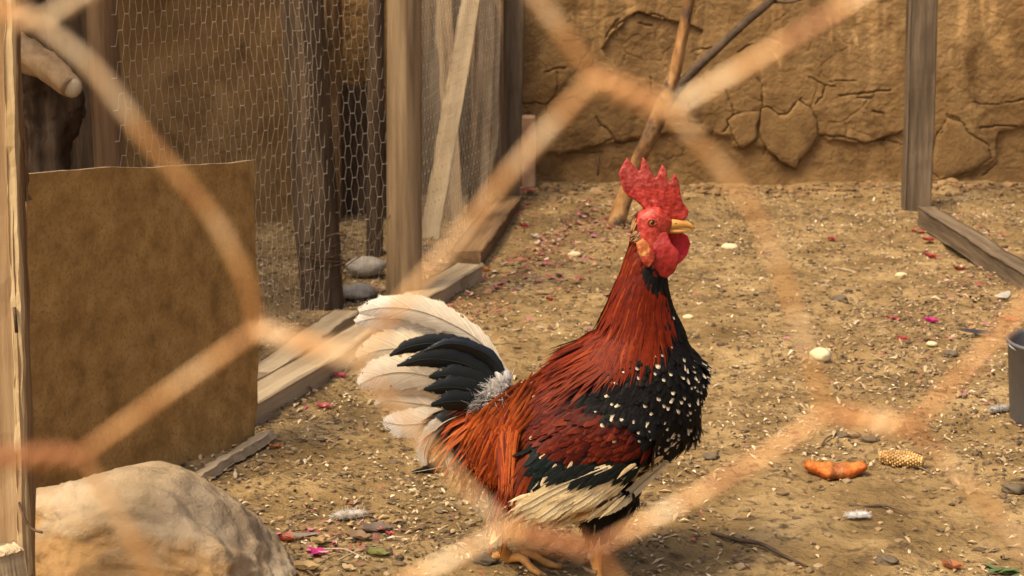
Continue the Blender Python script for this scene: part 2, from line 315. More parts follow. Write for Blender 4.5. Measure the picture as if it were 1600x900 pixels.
def flake(pl, th, dy):
    mb = MB(); n = len(pl); pl = [Vector(p) for p in pl]; cen = sum(pl, Vector((0, 0))) / n
    q = []
    for i in range(n):
        for k in range(3):
            t = k / 3; a = pl[i].lerp(pl[(i + 1) % n], t); q.append(a + Vector((random.uniform(-1.3, 1.3), random.uniform(-1.3, 1.3))))
    n = len(q); rings = []
    for sc, y in ((.985, .035), (1.0, -th * .55), (.965, -th), (.75, -th * 1.12), (.45, -th * 1.05), (.2, -th * 1.1)):
        rings.append([P(*(cen + (p - cen) * sc), WALL_Y) + Vector((0, y + dy + (random.uniform(-.0018, .0018) if y < -.01 else 0), 0)) for p in q])
    vs = [p for r in rings for p in r]; fs = [(r * n + i, r * n + (i + 1) % n, (r + 1) * n + (i + 1) % n, (r + 1) * n + i) for r in range(5) for i in range(n)]; fs.append(tuple(5 * n + i for i in range(n)))
    mb.add(vs, fs, (.97, .97, .97)); return mb.build('plaster_flake', M['wall'], wall)
for pl, th, dy in ((heart, .008, -.011), (flake2, .006, -.012), (flake3, .008, -.007)): flake(pl, th, dy)
# an iron hook and a brick end in the wall
mb = MB(); mb.tube([P(934, 245, WALL_Y - .0), P(934, 247, WALL_Y - .045), P(935, 262, WALL_Y - .05), P(934, 274, WALL_Y - .045)], .0035, 6); tag(mb.build('wall_hook', M['nail'], None, origin=P(934, 245, WALL_Y)), 'small rusty iron hook hanging from the mud wall', 'hook')
yx = np.arange(-4.2, P(522, 300, 5.02).x, .02); yz = np.arange(-.1, 1.16, .02); YX, YZ = np.meshgrid(yx, yz); yo = .02 * fbm(YX * 3, YZ * 3 + 20, 4) + .004 * fbm(YX * 20, YZ * 20, 3)
yc = np.ones(YX.shape + (3,)) * (.95 + .3 * fbm(YX * 2, YZ * 4, 3))[..., None]
yw = grid_object('yard_wall', YX, 5.02 - yo, YZ, M['wall'], yc); bk = MB(); bk.box((-2.36, 5.17, .52), (3.68, .24, 1.26)); bk.build('wall_core', M['wall'], yw, smooth=False)
tag(yw, 'shaded brown mud wall of the yard behind the wire netting', 'wall')
# ------------------------------------------------------------------ timber helpers
def plank(name, p0, p1, w, t, mat, side=(0, 1, 0), parent=None, seg=26, warp=.004, rough=.0015, seed=0):
    """board from p0 to p1, width w across 'side', thickness t; local Z runs along it"""
    p0 = Vector(p0); p1 = Vector(p1); z = (p1 - p0); Ln = z.length; z.normalize()
    x = Vector(side); x = (x - z * x.dot(z)).normalized(); y = z.cross(x)
    ring = []
    for sx, sy in ((-1, -1), (1, -1), (1, 1), (-1, 1)):
        b = min(w, t) * .08
        ring += [(sx * w / 2 - (b * sx if (sx * sy > 0) else 0), sy * t / 2 - (b * sy if sx * sy < 0 else 0)), (sx * w / 2 - (0 if sx * sy > 0 else b * sx), sy * t / 2 - (0 if sx * sy < 0 else b * sy))]
    n = 8; vs = []
    for i in range(seg + 1):
        s = i / seg; ox = warp * float(fbm(s * 3 + seed, seed * 1.7, 2)); oy = warp * float(fbm(s * 3 + seed + 30, seed, 2))
        for k, (a, b) in enumerate(ring):
            j = rough * 2 * float(fbm(s * 22 + k * 5, seed + k, 2)); e = (.004 * float(fbm(k * 3.3, seed + i, 1)) if i in (0, seg) else 0)
            vs.append(Vector((a + ox + j, b + oy + j, s * Ln + e)))
    fs = [(i * n + k, i * n + (k + 1) % n, (i + 1) * n + (k + 1) % n, (i + 1) * n + k) for i in range(seg) for k in range(n)] + [tuple(range(n - 1, -1, -1)), tuple(seg * n + k for k in range(n))]
    mb = MB(); mb.add(vs, fs); me = mb.mesh(name, smooth=False); o = bpy.data.objects.new(name, me); C.objects.link(o); me.materials.append(mat)
    rot = Matrix((x, y, z)).transposed().to_4x4(); o.matrix_world = Matrix.Translation(p0) @ rot
    if parent: o.parent = parent; o.matrix_parent_inverse = Matrix.Translation(parent.location).inverted()
    return o
def logpost(name, pts, rads, mat, n=22, amp=.10, seg=10, parent=None, fluted=1.0, seed=0):
    pp = bez(pts, seg); rr = interp(rads, len(pp)); vs = []; base = Vector(pts[0]); m = len(pp); t0 = (pp[1] - pp[0]).normalized(); nr = t0.orthogonal().normalized()
    for i, p in enumerate(pp):
        t = (pp[min(i + 1, m - 1)] - pp[max(i - 1, 0)]).normalized(); nr = (nr - t * nr.dot(t)).normalized(); b = t.cross(nr)
        for k in range(n):
            a = 2 * math.pi * k / n
            q = 1 + amp * 2 * float(fbm(math.cos(a) * 1.6 * fluted + seed, math.sin(a) * 1.6 * fluted + i * .11 + seed, 3)) + amp * .5 * (random.random() - .5)
            vs.append(p + (nr * math.cos(a) + b * math.sin(a)) * rr[i] * q)
    fs = [(i * n + k, i * n + (k + 1) % n, (i + 1) * n + (k + 1) % n, (i + 1) * n + k) for i in range(m - 1) for k in range(n)] + [tuple(range(n - 1, -1, -1)), tuple((m - 1) * n + k for k in range(n))]
    mb = MB(); mb.add(vs, fs); return mb.build(name, mat, parent, origin=base)
def post(name, u0, v0, u1, v1, wpx, mat, label, Y=None, round_=True, ext=.36, sink=.08, **kw):
    """upright standing at photo point (u0,v0) on the ground, its axis passing photo point (u1,v1)"""
    b = G(u0, v0) if Y is None else Vector((P(u0, v0, Y).x, Y, float(gh(P(u0, v0, Y).x, Y)))); top = P(u1, v1, b.y); d = top - b
    dep = (b - CAM).dot(FW); r = wpx / F * dep / 2; e = b + d * (1 + ext / d.length); s = b - d * (sink / d.length)
    if round_: o = logpost(name, [s, s.lerp(e, .5), e], [r * 1.04, r, r * .96], mat, **kw)
    else: o = plank(name, s, e, 2 * r, r * 1.2, mat, side=(1, 0, 0), **kw)
    return tag(o, label, 'post')
# ------------------------------------------------------------------ side fence of the pen (left)
p3 = post('fence_post', 632, 472, 631, 0, 54, M['greywood'], 'smooth grey round post rising from the long ground beam', amp=.03, seed=1)
p2 = post('fence_post', 503, 482, 474, 0, 64, M['darkwood'], 'dark rough bark post with netting nailed over it', amp=.14, seed=2)
p1 = post('fence_post', 190, 590, 158, 0, 48, M['brownwood'], 'brown round post rising behind the hardboard sheet', amp=.05, seed=3)
p4 = post('fence_post', 797, 312, 803, 0, 33, M['dimwood'], 'squared grey post against the mud wall at the end of the beams', round_=False, seed=4)
p4b = post('fence_batten', 778, 318, 780, 0, 14, M['brownwood'], 'narrow brown batten beside the squared grey post', round_=False, seed=5)
p5 = post('fence_post', 585, 400, 588, 0, 26, M['darkwood'], 'thin dark upright in the dark gap behind the smooth grey post', amp=.12, seed=6)  # slim dark upright fills the dark gap seen here
p6 = post('fence_post', 1431, 328, 1441, 0, 43, M['dimwood'], 'straight grey post standing alone before the mud wall', round_=False, seed=8)
tag(plank('brace_board', G(668, 372) + Vector((0, 0, -.03)), P(752, -90, 4.9), .055, .02, M['palewood'], side=(1, 0, 0), seed=9), 'pale board leaning askew behind the smooth grey post', 'board')
tag(plank('leaning_board', G(712, 345) + Vector((0, 0, -.03)), P(690, -60, 5.3), .05, .02, M['greywood'], side=(1, 0, 0), seed=21), 'dull grey board leaning behind the pale slanted board', 'board')
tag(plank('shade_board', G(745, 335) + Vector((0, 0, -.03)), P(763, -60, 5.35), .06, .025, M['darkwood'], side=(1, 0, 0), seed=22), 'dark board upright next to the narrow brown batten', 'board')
for i, (u, wd, mt) in enumerate(((676, .075, 'greywood'), (716, .08, 'darkwood'), (752, .075, 'brownwood'))):  # boards added to darken the shaded stretch behind the netting
    x = P(u, 300, 5.46).x; z0 = float(gh(x, 5.46)); tag(plank('shade_fill_board', (x, 5.46 + .012 * (i % 2), z0 - .03), (x + .01, 5.46 + .012 * (i % 2), 1.0 + .04 * i), wd, .02, M[mt], side=(1, 0, 0), seed=90 + i), ('weathered grey board added to darken the wall behind netting', 'dark board added to darken the wall behind netting', 'brown board added to darken the wall behind netting')[i], 'board')
tag(plank('shade_panel', (P(560, 300, 5.2).x, 5.2, -.02), (P(560, 300, 5.2).x, 5.2, P(560, 135, 5.2).z), .17, .03, M['darkwood'], side=(1, 0, 0), seed=95), 'low dark panel standing in for shade beyond the dark bark post', 'panel')  # dark panel put in where only shade lies on the wall
def beam(u0, v0, u1, v1, w, t, mat, label, seed, dx=0.0, lift=0.0):
    a = G(u0, v0); b = G(u1, v1); z = max(a.z, b.z) + t / 2 - .008 + lift; a.z = b.z = z; a.x += dx; b.x += dx
    d = (b - a).normalized(); s = d.cross(Vector((0, 0, 1)))
    if s.x < 0: s = -s
    a -= s * w / 2; b -= s * w / 2
    return tag(plank('ground_beam', a, b, w, t, mat, side=s, seed=seed, warp=.006), label, 'beam')
beam(398, 672, 757, 437, .075, .052, M['palewood'], 'long pale beam lying along the foot of the side fence', 11)
beam(752, 420, 815, 322, .085, .045, M['brownwood'], 'short brown beam continuing the fence foot to the wall', 12)
beam(440, 600, 575, 500, .06, .03, M['palewood'], 'thin pale plank lying parallel behind the long beam', 13, dx=-.015)
beam(1462, 352, 1660, 478, .055, .06, M['dimwood'], 'dull grey beam lying on the earth towards the bucket', 14)
shade_roof = thing('unseen_shade_roof', 'unseen plank cover added to shade the yard behind the netting', 'shade_roof', (-1.4, 3.7, 1.17))  # unseen plank cover, added to throw shade over the left yard
for k in range(15):
    yk = 2.35 + .205 * k; xr = float(np.interp(yk, [2.3, 5.4], [-1.04, -.74])); plank('shade_roof_board', (xr + random.uniform(-.02, .04), yk, 1.215), (-2.1 + random.uniform(-.05, .05), yk, 1.285 + random.uniform(-.01, .01)), .155, .022, M['greywood'], side=(0, 1, 0), parent=shade_roof, seed=120 + k)
plank('shade_rafter', (-1.08, 2.3, 1.178), (-.81, 5.3, 1.178), .05, .05, M['brownwood'], side=(1, 0, 0), parent=shade_roof, seed=140); plank('shade_rafter', (-1.85, 2.3, 1.225), (-1.85, 5.3, 1.225), .05, .06, M['brownwood'], side=(1, 0, 0), parent=shade_roof, seed=141)
for x_, z_ in ((-1.075, 1.155), (-1.85, 1.195)): plank('shade_prop', (x_, 2.34, float(gh(x_, 2.34)) - .05), (x_, 2.34, z_), .05, .05, M['greywood'], side=(1, 0, 0), parent=shade_roof, seed=143)
# small hex netting between the posts
def netting(name, a, b, h0, h1, label, cell=.036, rad=.00042, sag=.01, seed=0):
    a = Vector(a); b = Vector(b); d = (b - a); Ln = d.length; d.normalize(); nrm = d.cross(Vector((0, 0, 1)))
    mb = MB(); nc = int(Ln / cell); rh = cell * .82; nr = int((h1 - h0) / rh)
    def pt(x, z):
        y = sag * 2 * float(fbm(x * 4 + seed, z * 4 + seed, 2)); dz = .01 * float(fbm(x * 3 + seed + 9, z * 3, 2)); dx = .012 * float(fbm(x * 3 + seed, z * 3 + 8, 2))
        return a + d * (x + dx) + nrm * y + Vector((0, 0, z + dz))
    for r in range(nr):
        for c in range(nc):
            x = (c + (.5 if r % 2 else 0)) * cell; z = h0 + r * rh; tw = cell * .17
            l = pt(x - tw, z); rr = pt(x + tw, z); mb.tube([l, l.lerp(rr, .5) + nrm * .0006, rr], rad * 1.9, 4, cap=False)
            if r < nr - 1:
                L2 = pt(x - cell * .5 + tw, z + rh); R2 = pt(x + cell * .5 - tw, z + rh)
                if x - cell * .5 > 0: mb.tube([l, L2], rad, 3, cap=False)
                if x + cell * .5 < Ln: mb.tube([rr, R2], rad, 3, cap=False)
    return tag(mb.build(name, M['net'], None, origin=a), label, 'wire netting')
def gz(o): return Vector((o.location.x, o.location.y, float(gh(o.location.x, o.location.y))))
off = Vector((.035, -.02, 0))
netting('wire_netting', gz(p1) + Vector((.02, -.05, 0)), gz(p2) + Vector((.03, -.055, 0)), .0, .95, 'fine hexagonal wire netting stretched behind the hardboard sheet', seed=1)
netting('wire_netting', gz(p2) + Vector((-.03, -.05, 0)), gz(p3) + Vector((-.02, .05, 0)), .0, .95, 'fine hexagonal netting between the dark bark post and smooth grey post', seed=2, cell=.03)
netting('wire_netting', gz(p3) + Vector((.0, .05, 0)), gz(p4) + Vector((-.02, -.02, 0)), .0, .95, 'fine hexagonal netting between smooth grey post and squared grey post', seed=3, cell=.034)
# tie wire wound round the foot of the dark post
mb = MB(); c0 = gz(p2)
for k in range(9):
    q = []; zz = .06 + .012 * k; ph = random.random() * 6
    for i in range(26):
        a = ph + i * .26; rr = .052 + .006 * math.sin(a * 2 + k); q.append(c0 + Vector((rr * math.cos(a), rr * math.sin(a), zz + .012 * math.sin(a + k) + .0008 * i)))
    mb.tube(q, .0013, 4)
mb.tube(bez([c0 + Vector((.05, -.03, .1)), c0 + Vector((.12, -.05, .16)), c0 + Vector((.17, .02, .25)), c0 + Vector((.16, .06, .32))], 6), .0013, 4)
tag(mb.build('tie_wire', M['nail'], None, origin=c0), 'loose rusty wire wound round the foot of the dark bark post', 'wire')
# stones behind the netting
b0 = G(570, 436); v, f = lump((0, 0, 0), .055, 4, 3, (.95, .7, .46), .14, 1.2); mb = MB(); mb.add([p + b0 + Vector((0, .03, .024)) for p in v], f); tag(mb.build('stone_block', M['greystone'], None, origin=b0), 'pale squarish stone on the earth behind the smooth grey post', 'stone')
b0 = G(556, 470); v, f = lump((0, 0, 0), .05, 9, 3, (1.0, .8, .4), .16, 1.4); mb = MB(); mb.add([p + b0 + Vector((0, .02, .016)) for p in v], f); tag(mb.build('stone', M['greystone'], None, origin=b0), 'flat grey stone below the pale squarish stone', 'stone')
b0 = P(826, 262, WALL_Y - .06); b0.z = float(gh(b0.x, b0.y)); tp = P(826, 183, WALL_Y - .06)
mb = MB(); mb.box((b0 + tp) / 2, (.045, .07, (tp - b0).length + .01)); o = mb.build('mud_brick', M['brick'], None, smooth=False, origin=b0); bv = o.modifiers.new('bevel', 'BEVEL'); bv.width = .006; bv.segments = 2
tag(o, 'reddish brick on end beside the squared grey post', 'brick')
# ------------------------------------------------------------------ old tree stump and dark boards, upper left
tr = thing('old_stump', 'gnarled brown stump with a sawn branch behind the hardboard', 'stump', Vector((P(60, 300, 3.25).x, 3.25, float(gh(P(60, 300, 3.25).x, 3.25)))))
Y = 3.25
logpost('trunk', [tr.location - Vector((0, 0, .05)), P(62, 420, Y), P(70, 240, Y), P(72, 160, Y), P(50, 90, Y), P(40, -20, Y)], [.07, .06, .048, .055, .045, .04], M['darkwood'], amp=.35, parent=tr, seed=31)
br = logpost('branch', [P(0, 60, Y - .02), P(40, 85, Y - .05), P(75, 108, Y - .09), P(112, 137, Y - .13)], [.030, .031, .027, .021], M['tanwood'], amp=.16, parent=tr, seed=33)
mb = MB(); v, f = lump((0, 0, 0), .019, 2, 2, (1, .45, 1), .08); mb.add([p + P(112, 137, Y - .133) for p in v], f); mb.build('sawn_end', M['palewood'], tr)
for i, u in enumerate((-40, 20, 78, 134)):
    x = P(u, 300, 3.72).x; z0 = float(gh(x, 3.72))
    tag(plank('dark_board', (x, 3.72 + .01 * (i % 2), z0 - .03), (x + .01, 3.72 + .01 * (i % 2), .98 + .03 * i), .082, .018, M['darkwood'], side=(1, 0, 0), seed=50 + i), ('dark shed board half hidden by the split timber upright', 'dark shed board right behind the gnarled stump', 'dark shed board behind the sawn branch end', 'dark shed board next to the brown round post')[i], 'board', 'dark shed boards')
# ------------------------------------------------------------------ hardboard sheet leaning
bl = G(45, 838); brr = G(404, 690)
bt = thing('hardboard_sheet', 'brown hardboard sheet leaning on edge against the netting', 'board', (bl + brr) / 2)
tl = P(42, 271, bl.y + .03); trp = P(398, 252, brr.y + .05)
nu, nv = 40, 30; th = Vector((.75, -.45, 0)).normalized() * -.009; front = []; 
for j in range(nv + 1):
    for i in range(nu + 1):
        s, t = i / nu, j / nv; p = bl.lerp(brr, s).lerp(tl.lerp(trp, s), t)
        wob = .008 * float(fbm(s * 2 + 3, t * 2, 2)) + (.012 * max(0, t - .9) * 10 * float(fbm(s * 7, 1, 2)) if t > .9 else 0)
        p = p + Vector((.75, -.45, 0)) * wob
        if j == nv: p.z += .005 * float(fbm(s * 6 + 2, 5, 3))
        if j == 0: p.z += .004 * float(fbm(s * 12, 8, 3))
        if i == nu: p.x += .006 * float(fbm(t * 6, 3, 3))
        front.append(p)
mb = MB(); mb.add(front, [(j * (nu + 1) + i, j * (nu + 1) + i + 1, (j + 1) * (nu + 1) + i + 1, (j + 1) * (nu + 1) + i) for j in range(nv) for i in range(nu)]); 
mb.add([p + th for p in front], [(j * (nu + 1) + i, (j + 1) * (nu + 1) + i, (j + 1) * (nu + 1) + i + 1, j * (nu + 1) + i + 1) for j in range(nv) for i in range(nu)])
mb.build('sheet', M['hardboard'], bt)
idx = [i for i in range(nu + 1)] + [j * (nu + 1) + nu for j in range(1, nv + 1)] + [nv * (nu + 1) + i for i in range(nu - 1, -1, -1)] + [j * (nu + 1) for j in range(nv - 1, 0, -1)]
mb = MB(); n = len(idx); mb.add([front[k] for k in idx] + [front[k] + th for k in idx], [(i, i + n, (i + 1) % n + n, (i + 1) % n) for i in range(n)]); mb.build('raw_edge', M['boardedge'], bt)
tag(plank('foot_batten', G(296, 752) + Vector((.01, -.01, .004)), G(408, 686) + Vector((.012, -.012, .012)), .03, .016, M['palewood'], side=(1, -.3, .3), seed=61), 'pale batten along the lower edge of the hardboard sheet', 'batten')
# ------------------------------------------------------------------ boulder
b0 = P(238, 900, 2.13); b0 = Vector((b0.x, 2.13, float(gh(b0.x, 2.13))))
bm = bmesh.new(); bmesh.ops.create_icosphere(bm, subdivisions=6, radius=1); vs = []; cs = []
tops = ([-.20, -.15, -.09, -.04, .0, .035, .07, .11, .15, .185, .21], [.158, .168, .157, .162, .168, .163, .144, .113, .076, .036, .0])
for vv in bm.verts:
    p = vv.co.copy(); e = .62
    sg = lambda t, e_: math.copysign(abs(t) ** e_, t)
    q = Vector((sg(p.x, .72) * .185, sg(p.y, .8) * .13, sg(p.z, .62)))
    q.x += .010 * float(fbm(p.z * 2 + 4, p.y * 2, 2)); top = float(np.interp(q.x, *tops)); q.z = q.z * top * (1 - .18 * max(0, -p.y - .1)) if q.z > 0 else q.z * .03
    for pn, pd in (((.62, -.12, .77), .148), ((.08, -.86, .50), .128), ((-.25, -.2, .95), .170), ((.80, -.55, .25), .150), ((-.55, -.75, .35), .150)):
        pn = Vector(pn).normalized(); e_ = q.dot(pn) - pd
        if e_ > 0: q -= pn * e_ * .8
    q += p * (.012 * mnoise.fractal(p * 2.3, 1, 2, 3) + .0035 * mnoise.fractal(p * 9, .8, 2, 4))
    vs.append(q)
    g = min(1, max(0, (p.z * 1.05 + .28 * p.x + .35 * p.y - .34 + .35 * mnoise.fractal(p * 3.5, .8, 2, 4)) / .4)); cs.append(tuple((1 - g) * a_ + g * b_ for a_, b_ in zip((1, .95, .85), (1.2, 1.45, 2.0))))  # brown stone, upper faces greyed: skylight put into the colour
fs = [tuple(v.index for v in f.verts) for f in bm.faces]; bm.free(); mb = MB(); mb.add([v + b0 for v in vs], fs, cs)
tag(mb.build('boulder', M['stone'], None, origin=b0), 'large rounded stone with skylight grey painted on its top before the hardboard sheet', 'boulder')
# ------------------------------------------------------------------ near gate timber at the left edge
gp = Vector((P(18, 800, 1.93).x, 1.93, 0)); gp.z = float(gh(gp.x, gp.y))
gt = thing('timber_upright', 'split brown timber upright with a bent nail at the pen corner', 'post', gp)
bx_, tx_ = P(24, 900, 1.93), P(-8, 0, 1.93); dv = (tx_ - bx_)
plank('upright', bx_ - dv * .8 * (bx_.z / dv.z + .03) / .8, tx_ + dv * .3, .042, .045, M['tanwood'], side=(1, 0, 0), parent=gt, seed=71, rough=.0015)
plank('lit_edge_strip', P(40, 900, 1.915), P(12, -60, 1.915), .011, .012, M['lit_edge_wood'], side=(1, 0, 0), parent=gt, seed=72, rough=.0014, seg=60)  # lit right edge of the upright, put in as a cream strip
plank('side_strip', P(33, 305, 1.96), P(14, -60, 1.96), .010, .012, M['greywood'], side=(1, 0, 0), parent=gt, seed=73, rough=.002)
plank('side_strip', P(42, 312, 1.965), P(22, 50, 1.965), .007, .010, M['brownwood'], side=(1, 0, 0), parent=gt, seed=74, rough=.002)
plank('rail_end', P(-60, 905, 1.86), P(34, 880, 1.90), .05, .035, M['palewood'], side=(0, 0, 1), parent=gt, seed=75)
mb = MB(); mb.tube(bez([P(30, 785, 1.905), P(36, 805, 1.895), P(50, 826, 1.89), P(66, 832, 1.885)], 6), .0016, 6); mb.build('nail', M['nail'], gt)
mb = MB(); mb.tube([P(22, 480, 1.905), P(26, 520, 1.902)], .0022, 5); mb.build('nail', M['nail'], gt)
# ------------------------------------------------------------------ bare sapling branch by the wall
sl = thing('bare_sapling', 'bare forked branch with peeling bark leaning before the mud wall', 'branch', G(957, 350))
Y = sl.location.y; b0 = sl.location
logpost('stem', [b0 - Vector((0, 0, .04)), P(975, 312, Y), P(1000, 245, Y), P(1026, 190, Y), P(1048, 135, Y), P(1062, 80, Y), P(1078, 0, Y), P(1086, -60, Y)], [.030, .024, .021, .022, .020, .015, .016, .014], M['branch'], n=16, amp=.16, parent=sl, seed=81)
logpost('side_branch', [P(1030, 175, Y + .01), P(1065, 130, Y), P(1110, 85, Y - .01), P(1165, 35, Y - .02), P(1205, 0, Y - .03), P(1230, -30, Y - .03)], [.02, .016, .0135, .0125, .013, .010], M['darktwig'], n=12, amp=.12, parent=sl, seed=82)
mb = MB(); mb.tube(bez([P(1203, 3, Y - .03), P(1235, 3, Y - .04), P(1265, -6, Y - .05)], 5), [.004] * 10 + [.002], 6); mb.build('twig', M['darktwig'], sl)
# ------------------------------------------------------------------ bucket at the right edge
bb = G(1628, 690); bb = Vector((P(1655, 680, 2.93).x, 2.93, 0)); bb.z = float(gh(bb.x, bb.y)); hb = P(1600, 538, 2.93).z - bb.z; rb = bb.x - P(1573, 600, 2.93).x
bk = thing('metal_bucket', 'dull grey metal bucket standing on the earth', 'bucket', bb)
prof = [(0, .004), (rb * .86, .0), (rb * .87, .004), (rb * .99, hb), (rb * 1.03, hb + .002), (rb * 1.03, hb + .007), (rb * .98, hb + .007), (rb * .97, hb), (rb * .85, .01), (0, .012)]
n = 48; vs = []; fs = []
for r, z in prof: vs += [bb + Vector((max(r, .0005) * math.cos(2 * math.pi * k / n), max(r, .0005) * math.sin(2 * math.pi * k / n), z)) for k in range(n)]
for i in range(len(prof) - 1): fs += [(i * n + k, i * n + (k + 1) % n, (i + 1) * n + (k + 1) % n, (i + 1) * n + k) for k in range(n)]
mb = MB(); mb.add(vs, fs); mb.build('pail', M['bucket'], bk)
mb = MB(); mb.tube([bb + Vector((rb * 1.05 * math.cos(a), -.012 + rb * 1.0 * math.sin(a) * .3 - .0, hb + .004 - .02 * abs(math.sin(a)))) for a in np.linspace(math.pi, 2 * math.pi, 24)], .0022, 6); mb.build('handle', M['bucket'], bk)
# ------------------------------------------------------------------ rooster
DR = 2.165                                                # its middle plane
S = (P(900, 600, DR) - P(899, 600, DR)).x                 # metres per photo pixel there
def RP(u, v, y=0.0): p = P(u, v, DR); return Vector((p.x, DR + y, p.z))
def RUV(p): return PX((p[0], DR, p[2]))
rb_ = RP(870, 905); rooster = thing('rooster', 'red and black rooster with white tail standing on the earth, facing right', 'rooster', (rb_.x, DR, float(gh(rb_.x, DR))))
rooster['label'] = 'standing rooster with rust red neck, speckled black breast and white tail'
def loft(mb, st, n=20, sub=5, y0=0.0):
    """st rows: u, v, half height px, half depth px, y offset m"""
    c = bez([RP(s[0], s[1], (s[4] if len(s) > 4 else 0) + y0) for s in st], sub); m = len(c)
    ra = interp([s[2] * S for s in st], m); rb = interp([s[3] * S for s in st], m); vs = []
    for i in range(m):
        t = (c[min(i + 1, m - 1)] - c[max(i - 1, 0)]); t.y = 0; t.normalize(); nn = Vector((-t.z, 0, t.x))
        for k in range(n):
            a = 2 * math.pi * k / n; vs.append(c[i] + nn * math.cos(a) * ra[i] + Vector((0, 1, 0)) * math.sin(a) * rb[i])
    fs = [(i * n + k, i * n + (k + 1) % n, (i + 1) * n + (k + 1) % n, (i + 1) * n + k) for i in range(m - 1) for k in range(n)] + [tuple(range(n - 1, -1, -1)), tuple((m - 1) * n + k for k in range(n))]
    mb.add(vs, fs)
mb = MB()
loft(mb, [(1099, 603, 12, 12), (1088, 602, 55, 40), (1064, 606, 92, 66), (1020, 612, 116, 86), (970, 627, 118, 92), (920, 652, 104, 93), (860, 670, 90, 84), (800, 672, 65, 64), (755, 660, 46, 44), (715, 648, 18, 18)], 28)
loft(mb, [(1018, 322, 12, 12), (1019, 335, 27, 21), (1016, 360, 28, 23), (1013, 392, 29, 24), (1005, 435, 36, 30), (1000, 485, 52, 41), (1002, 535, 71, 56), (1000, 590, 86, 75)], 24)
loft(mb, [(1012, 346, 26, 21), (1034, 350, 21, 17), (1050, 353, 12, 10)], 16)
for sy in (-1, 1):
    loft(mb, [(1020, 660, 20, 8), (985, 660, 46, 14), (930, 676, 64, 18), (880, 704, 64, 18), (840, 730, 54, 16), (800, 758, 34, 10), (780, 770, 12, 5)], 18, y0=sy * 92 * S)
loft(mb, [(955, 735, 50, 40), (945, 775, 40, 34), (935, 810, 24, 22), (928, 838, 11, 11)], 18, y0=-52 * S)      # near thigh
loft(mb, [(850, 745, 50, 40), (825, 785, 36, 32), (800, 812, 20, 18), (790, 836, 10, 10)], 18, y0=48 * S)      # far thigh
loft(mb, [(880, 720, 60, 60), (830, 752, 46, 48), (790, 752, 26, 30)], 18)                                     # fluffy vent
bme = evalmesh(mb, [('REMESH', dict(mode='VOXEL', voxel_size=.0042, use_smooth_shade=True)), ('SMOOTH', dict(factor=.5, iterations=5))], 'body')
nvb = len(bme.vertices); bco = np.zeros(nvb * 3); bme.vertices.foreach_get('co', bco); bco = bco.reshape(-1, 3)
dv_ = bco - np.array(CAM); dv_[:, 1] = DR; dpt = dv_ @ np.array(FW); BU = 800 + F * dv_[:, 0] / dpt; BV = 450 - F * (dv_ @ np.array(UP)) / dpt
face_poly = [(1000, 318), (1045, 318), (1062, 340), (1062, 365), (1050, 378), (1040, 420), (1020, 412), (1005, 395), (997, 370), (994, 345)]
hackle_poly = [(1003, 308), (996, 330), (998, 345), (998, 372), (1006, 400), (1018, 416), (1032, 432), (1038, 465), (1030, 496), (1000, 524), (960, 548), (914, 576), (885, 566), (890, 525), (905, 470), (932, 390), (950, 310)]
bow_poly = [(838, 566), (885, 562), (905, 590), (935, 616), (1000, 628), (1024, 668), (985, 684), (920, 676), (880, 668), (845, 640)]
bar_poly = [(880, 668), (920, 676), (985, 684), (1030, 664), (1042, 700), (960, 716), (890, 712), (845, 700), (840, 660)]
saddle_poly = [(880, 555), (838, 575), (845, 640), (842, 690), (800, 735), (760, 730), (720, 700), (730, 620), (790, 570)]
cream_poly = [(1044, 698), (1032, 720), (960, 748), (895, 784), (830, 815), (770, 800), (775, 755), (842, 700), (890, 710), (960, 716)]
rump_poly = [(690, 600), (790, 560), (735, 640), (725, 720), (690, 700)]
thighn = [(890, 745), (1010, 720), (985, 800), (950, 850), (890, 850), (880, 790)]
reg = [('face', face_poly), ('hackle', hackle_poly), ('bow', bow_poly), ('bar', bar_poly), ('saddle', saddle_poly), ('rump', rump_poly), ('cream', cream_poly), ('thigh', thighn)]
def classify(U, V, Yy):
    r = np.full(np.shape(U), 'breast', dtype=object)
    for nme, pl in reversed(reg): r[in_poly(U, V, pl)] = nme
    low = (V > 762) & (Yy > DR) ; r[low] = 'cream'
    r[(U < 905) & (V > 740) & (r == 'breast')] = 'cream'
    return r
BR = classify(BU, BV, bco[:, 1])
base = {'face': (1, 1, 1), 'hackle': (.12, .02, .006), 'bow': (.07, .012, .006), 'bar': (.008, .012, .011), 'saddle': (.10, .02, .006), 'rump': (.012, .012, .013), 'cream': (.45, .35, .20), 'thigh': (.012, .01, .009), 'breast': (.005, .0045, .0045)}
ca = bme.color_attributes.new('Col', 'FLOAT_COLOR', 'POINT'); cc = np.ones((nvb, 4)); cc[:, :3] = [base[k] for k in BR]; ca.data.foreach_set('color', cc.ravel())
bme.transform(Matrix.Translation(-rooster.location)); bme.materials.clear(); bme.materials.append(M['feather']); bme.materials.append(M['skin'])
mi = [1 if any(BR[v] == 'face' for v in p.vertices) else 0 for p in bme.polygons]; bme.polygons.foreach_set('material_index', mi); bme.name = 'body'
body = bpy.data.objects.new('body', bme); C.objects.link(body); body.parent = rooster
bvh = BVHTree.FromPolygons([tuple(p) for p in bco], [tuple(p.vertices) for p in bme.polygons])
def surf(u, v, side=-1, default=0.0):
    p = RP(u, v); h = bvh.ray_cast(Vector((p.x, DR + side * .5, p.z)), Vector((0, -side, 0)))
    return h[0] if h[0] is not None else Vector((p.x, DR + side * default, p.z))
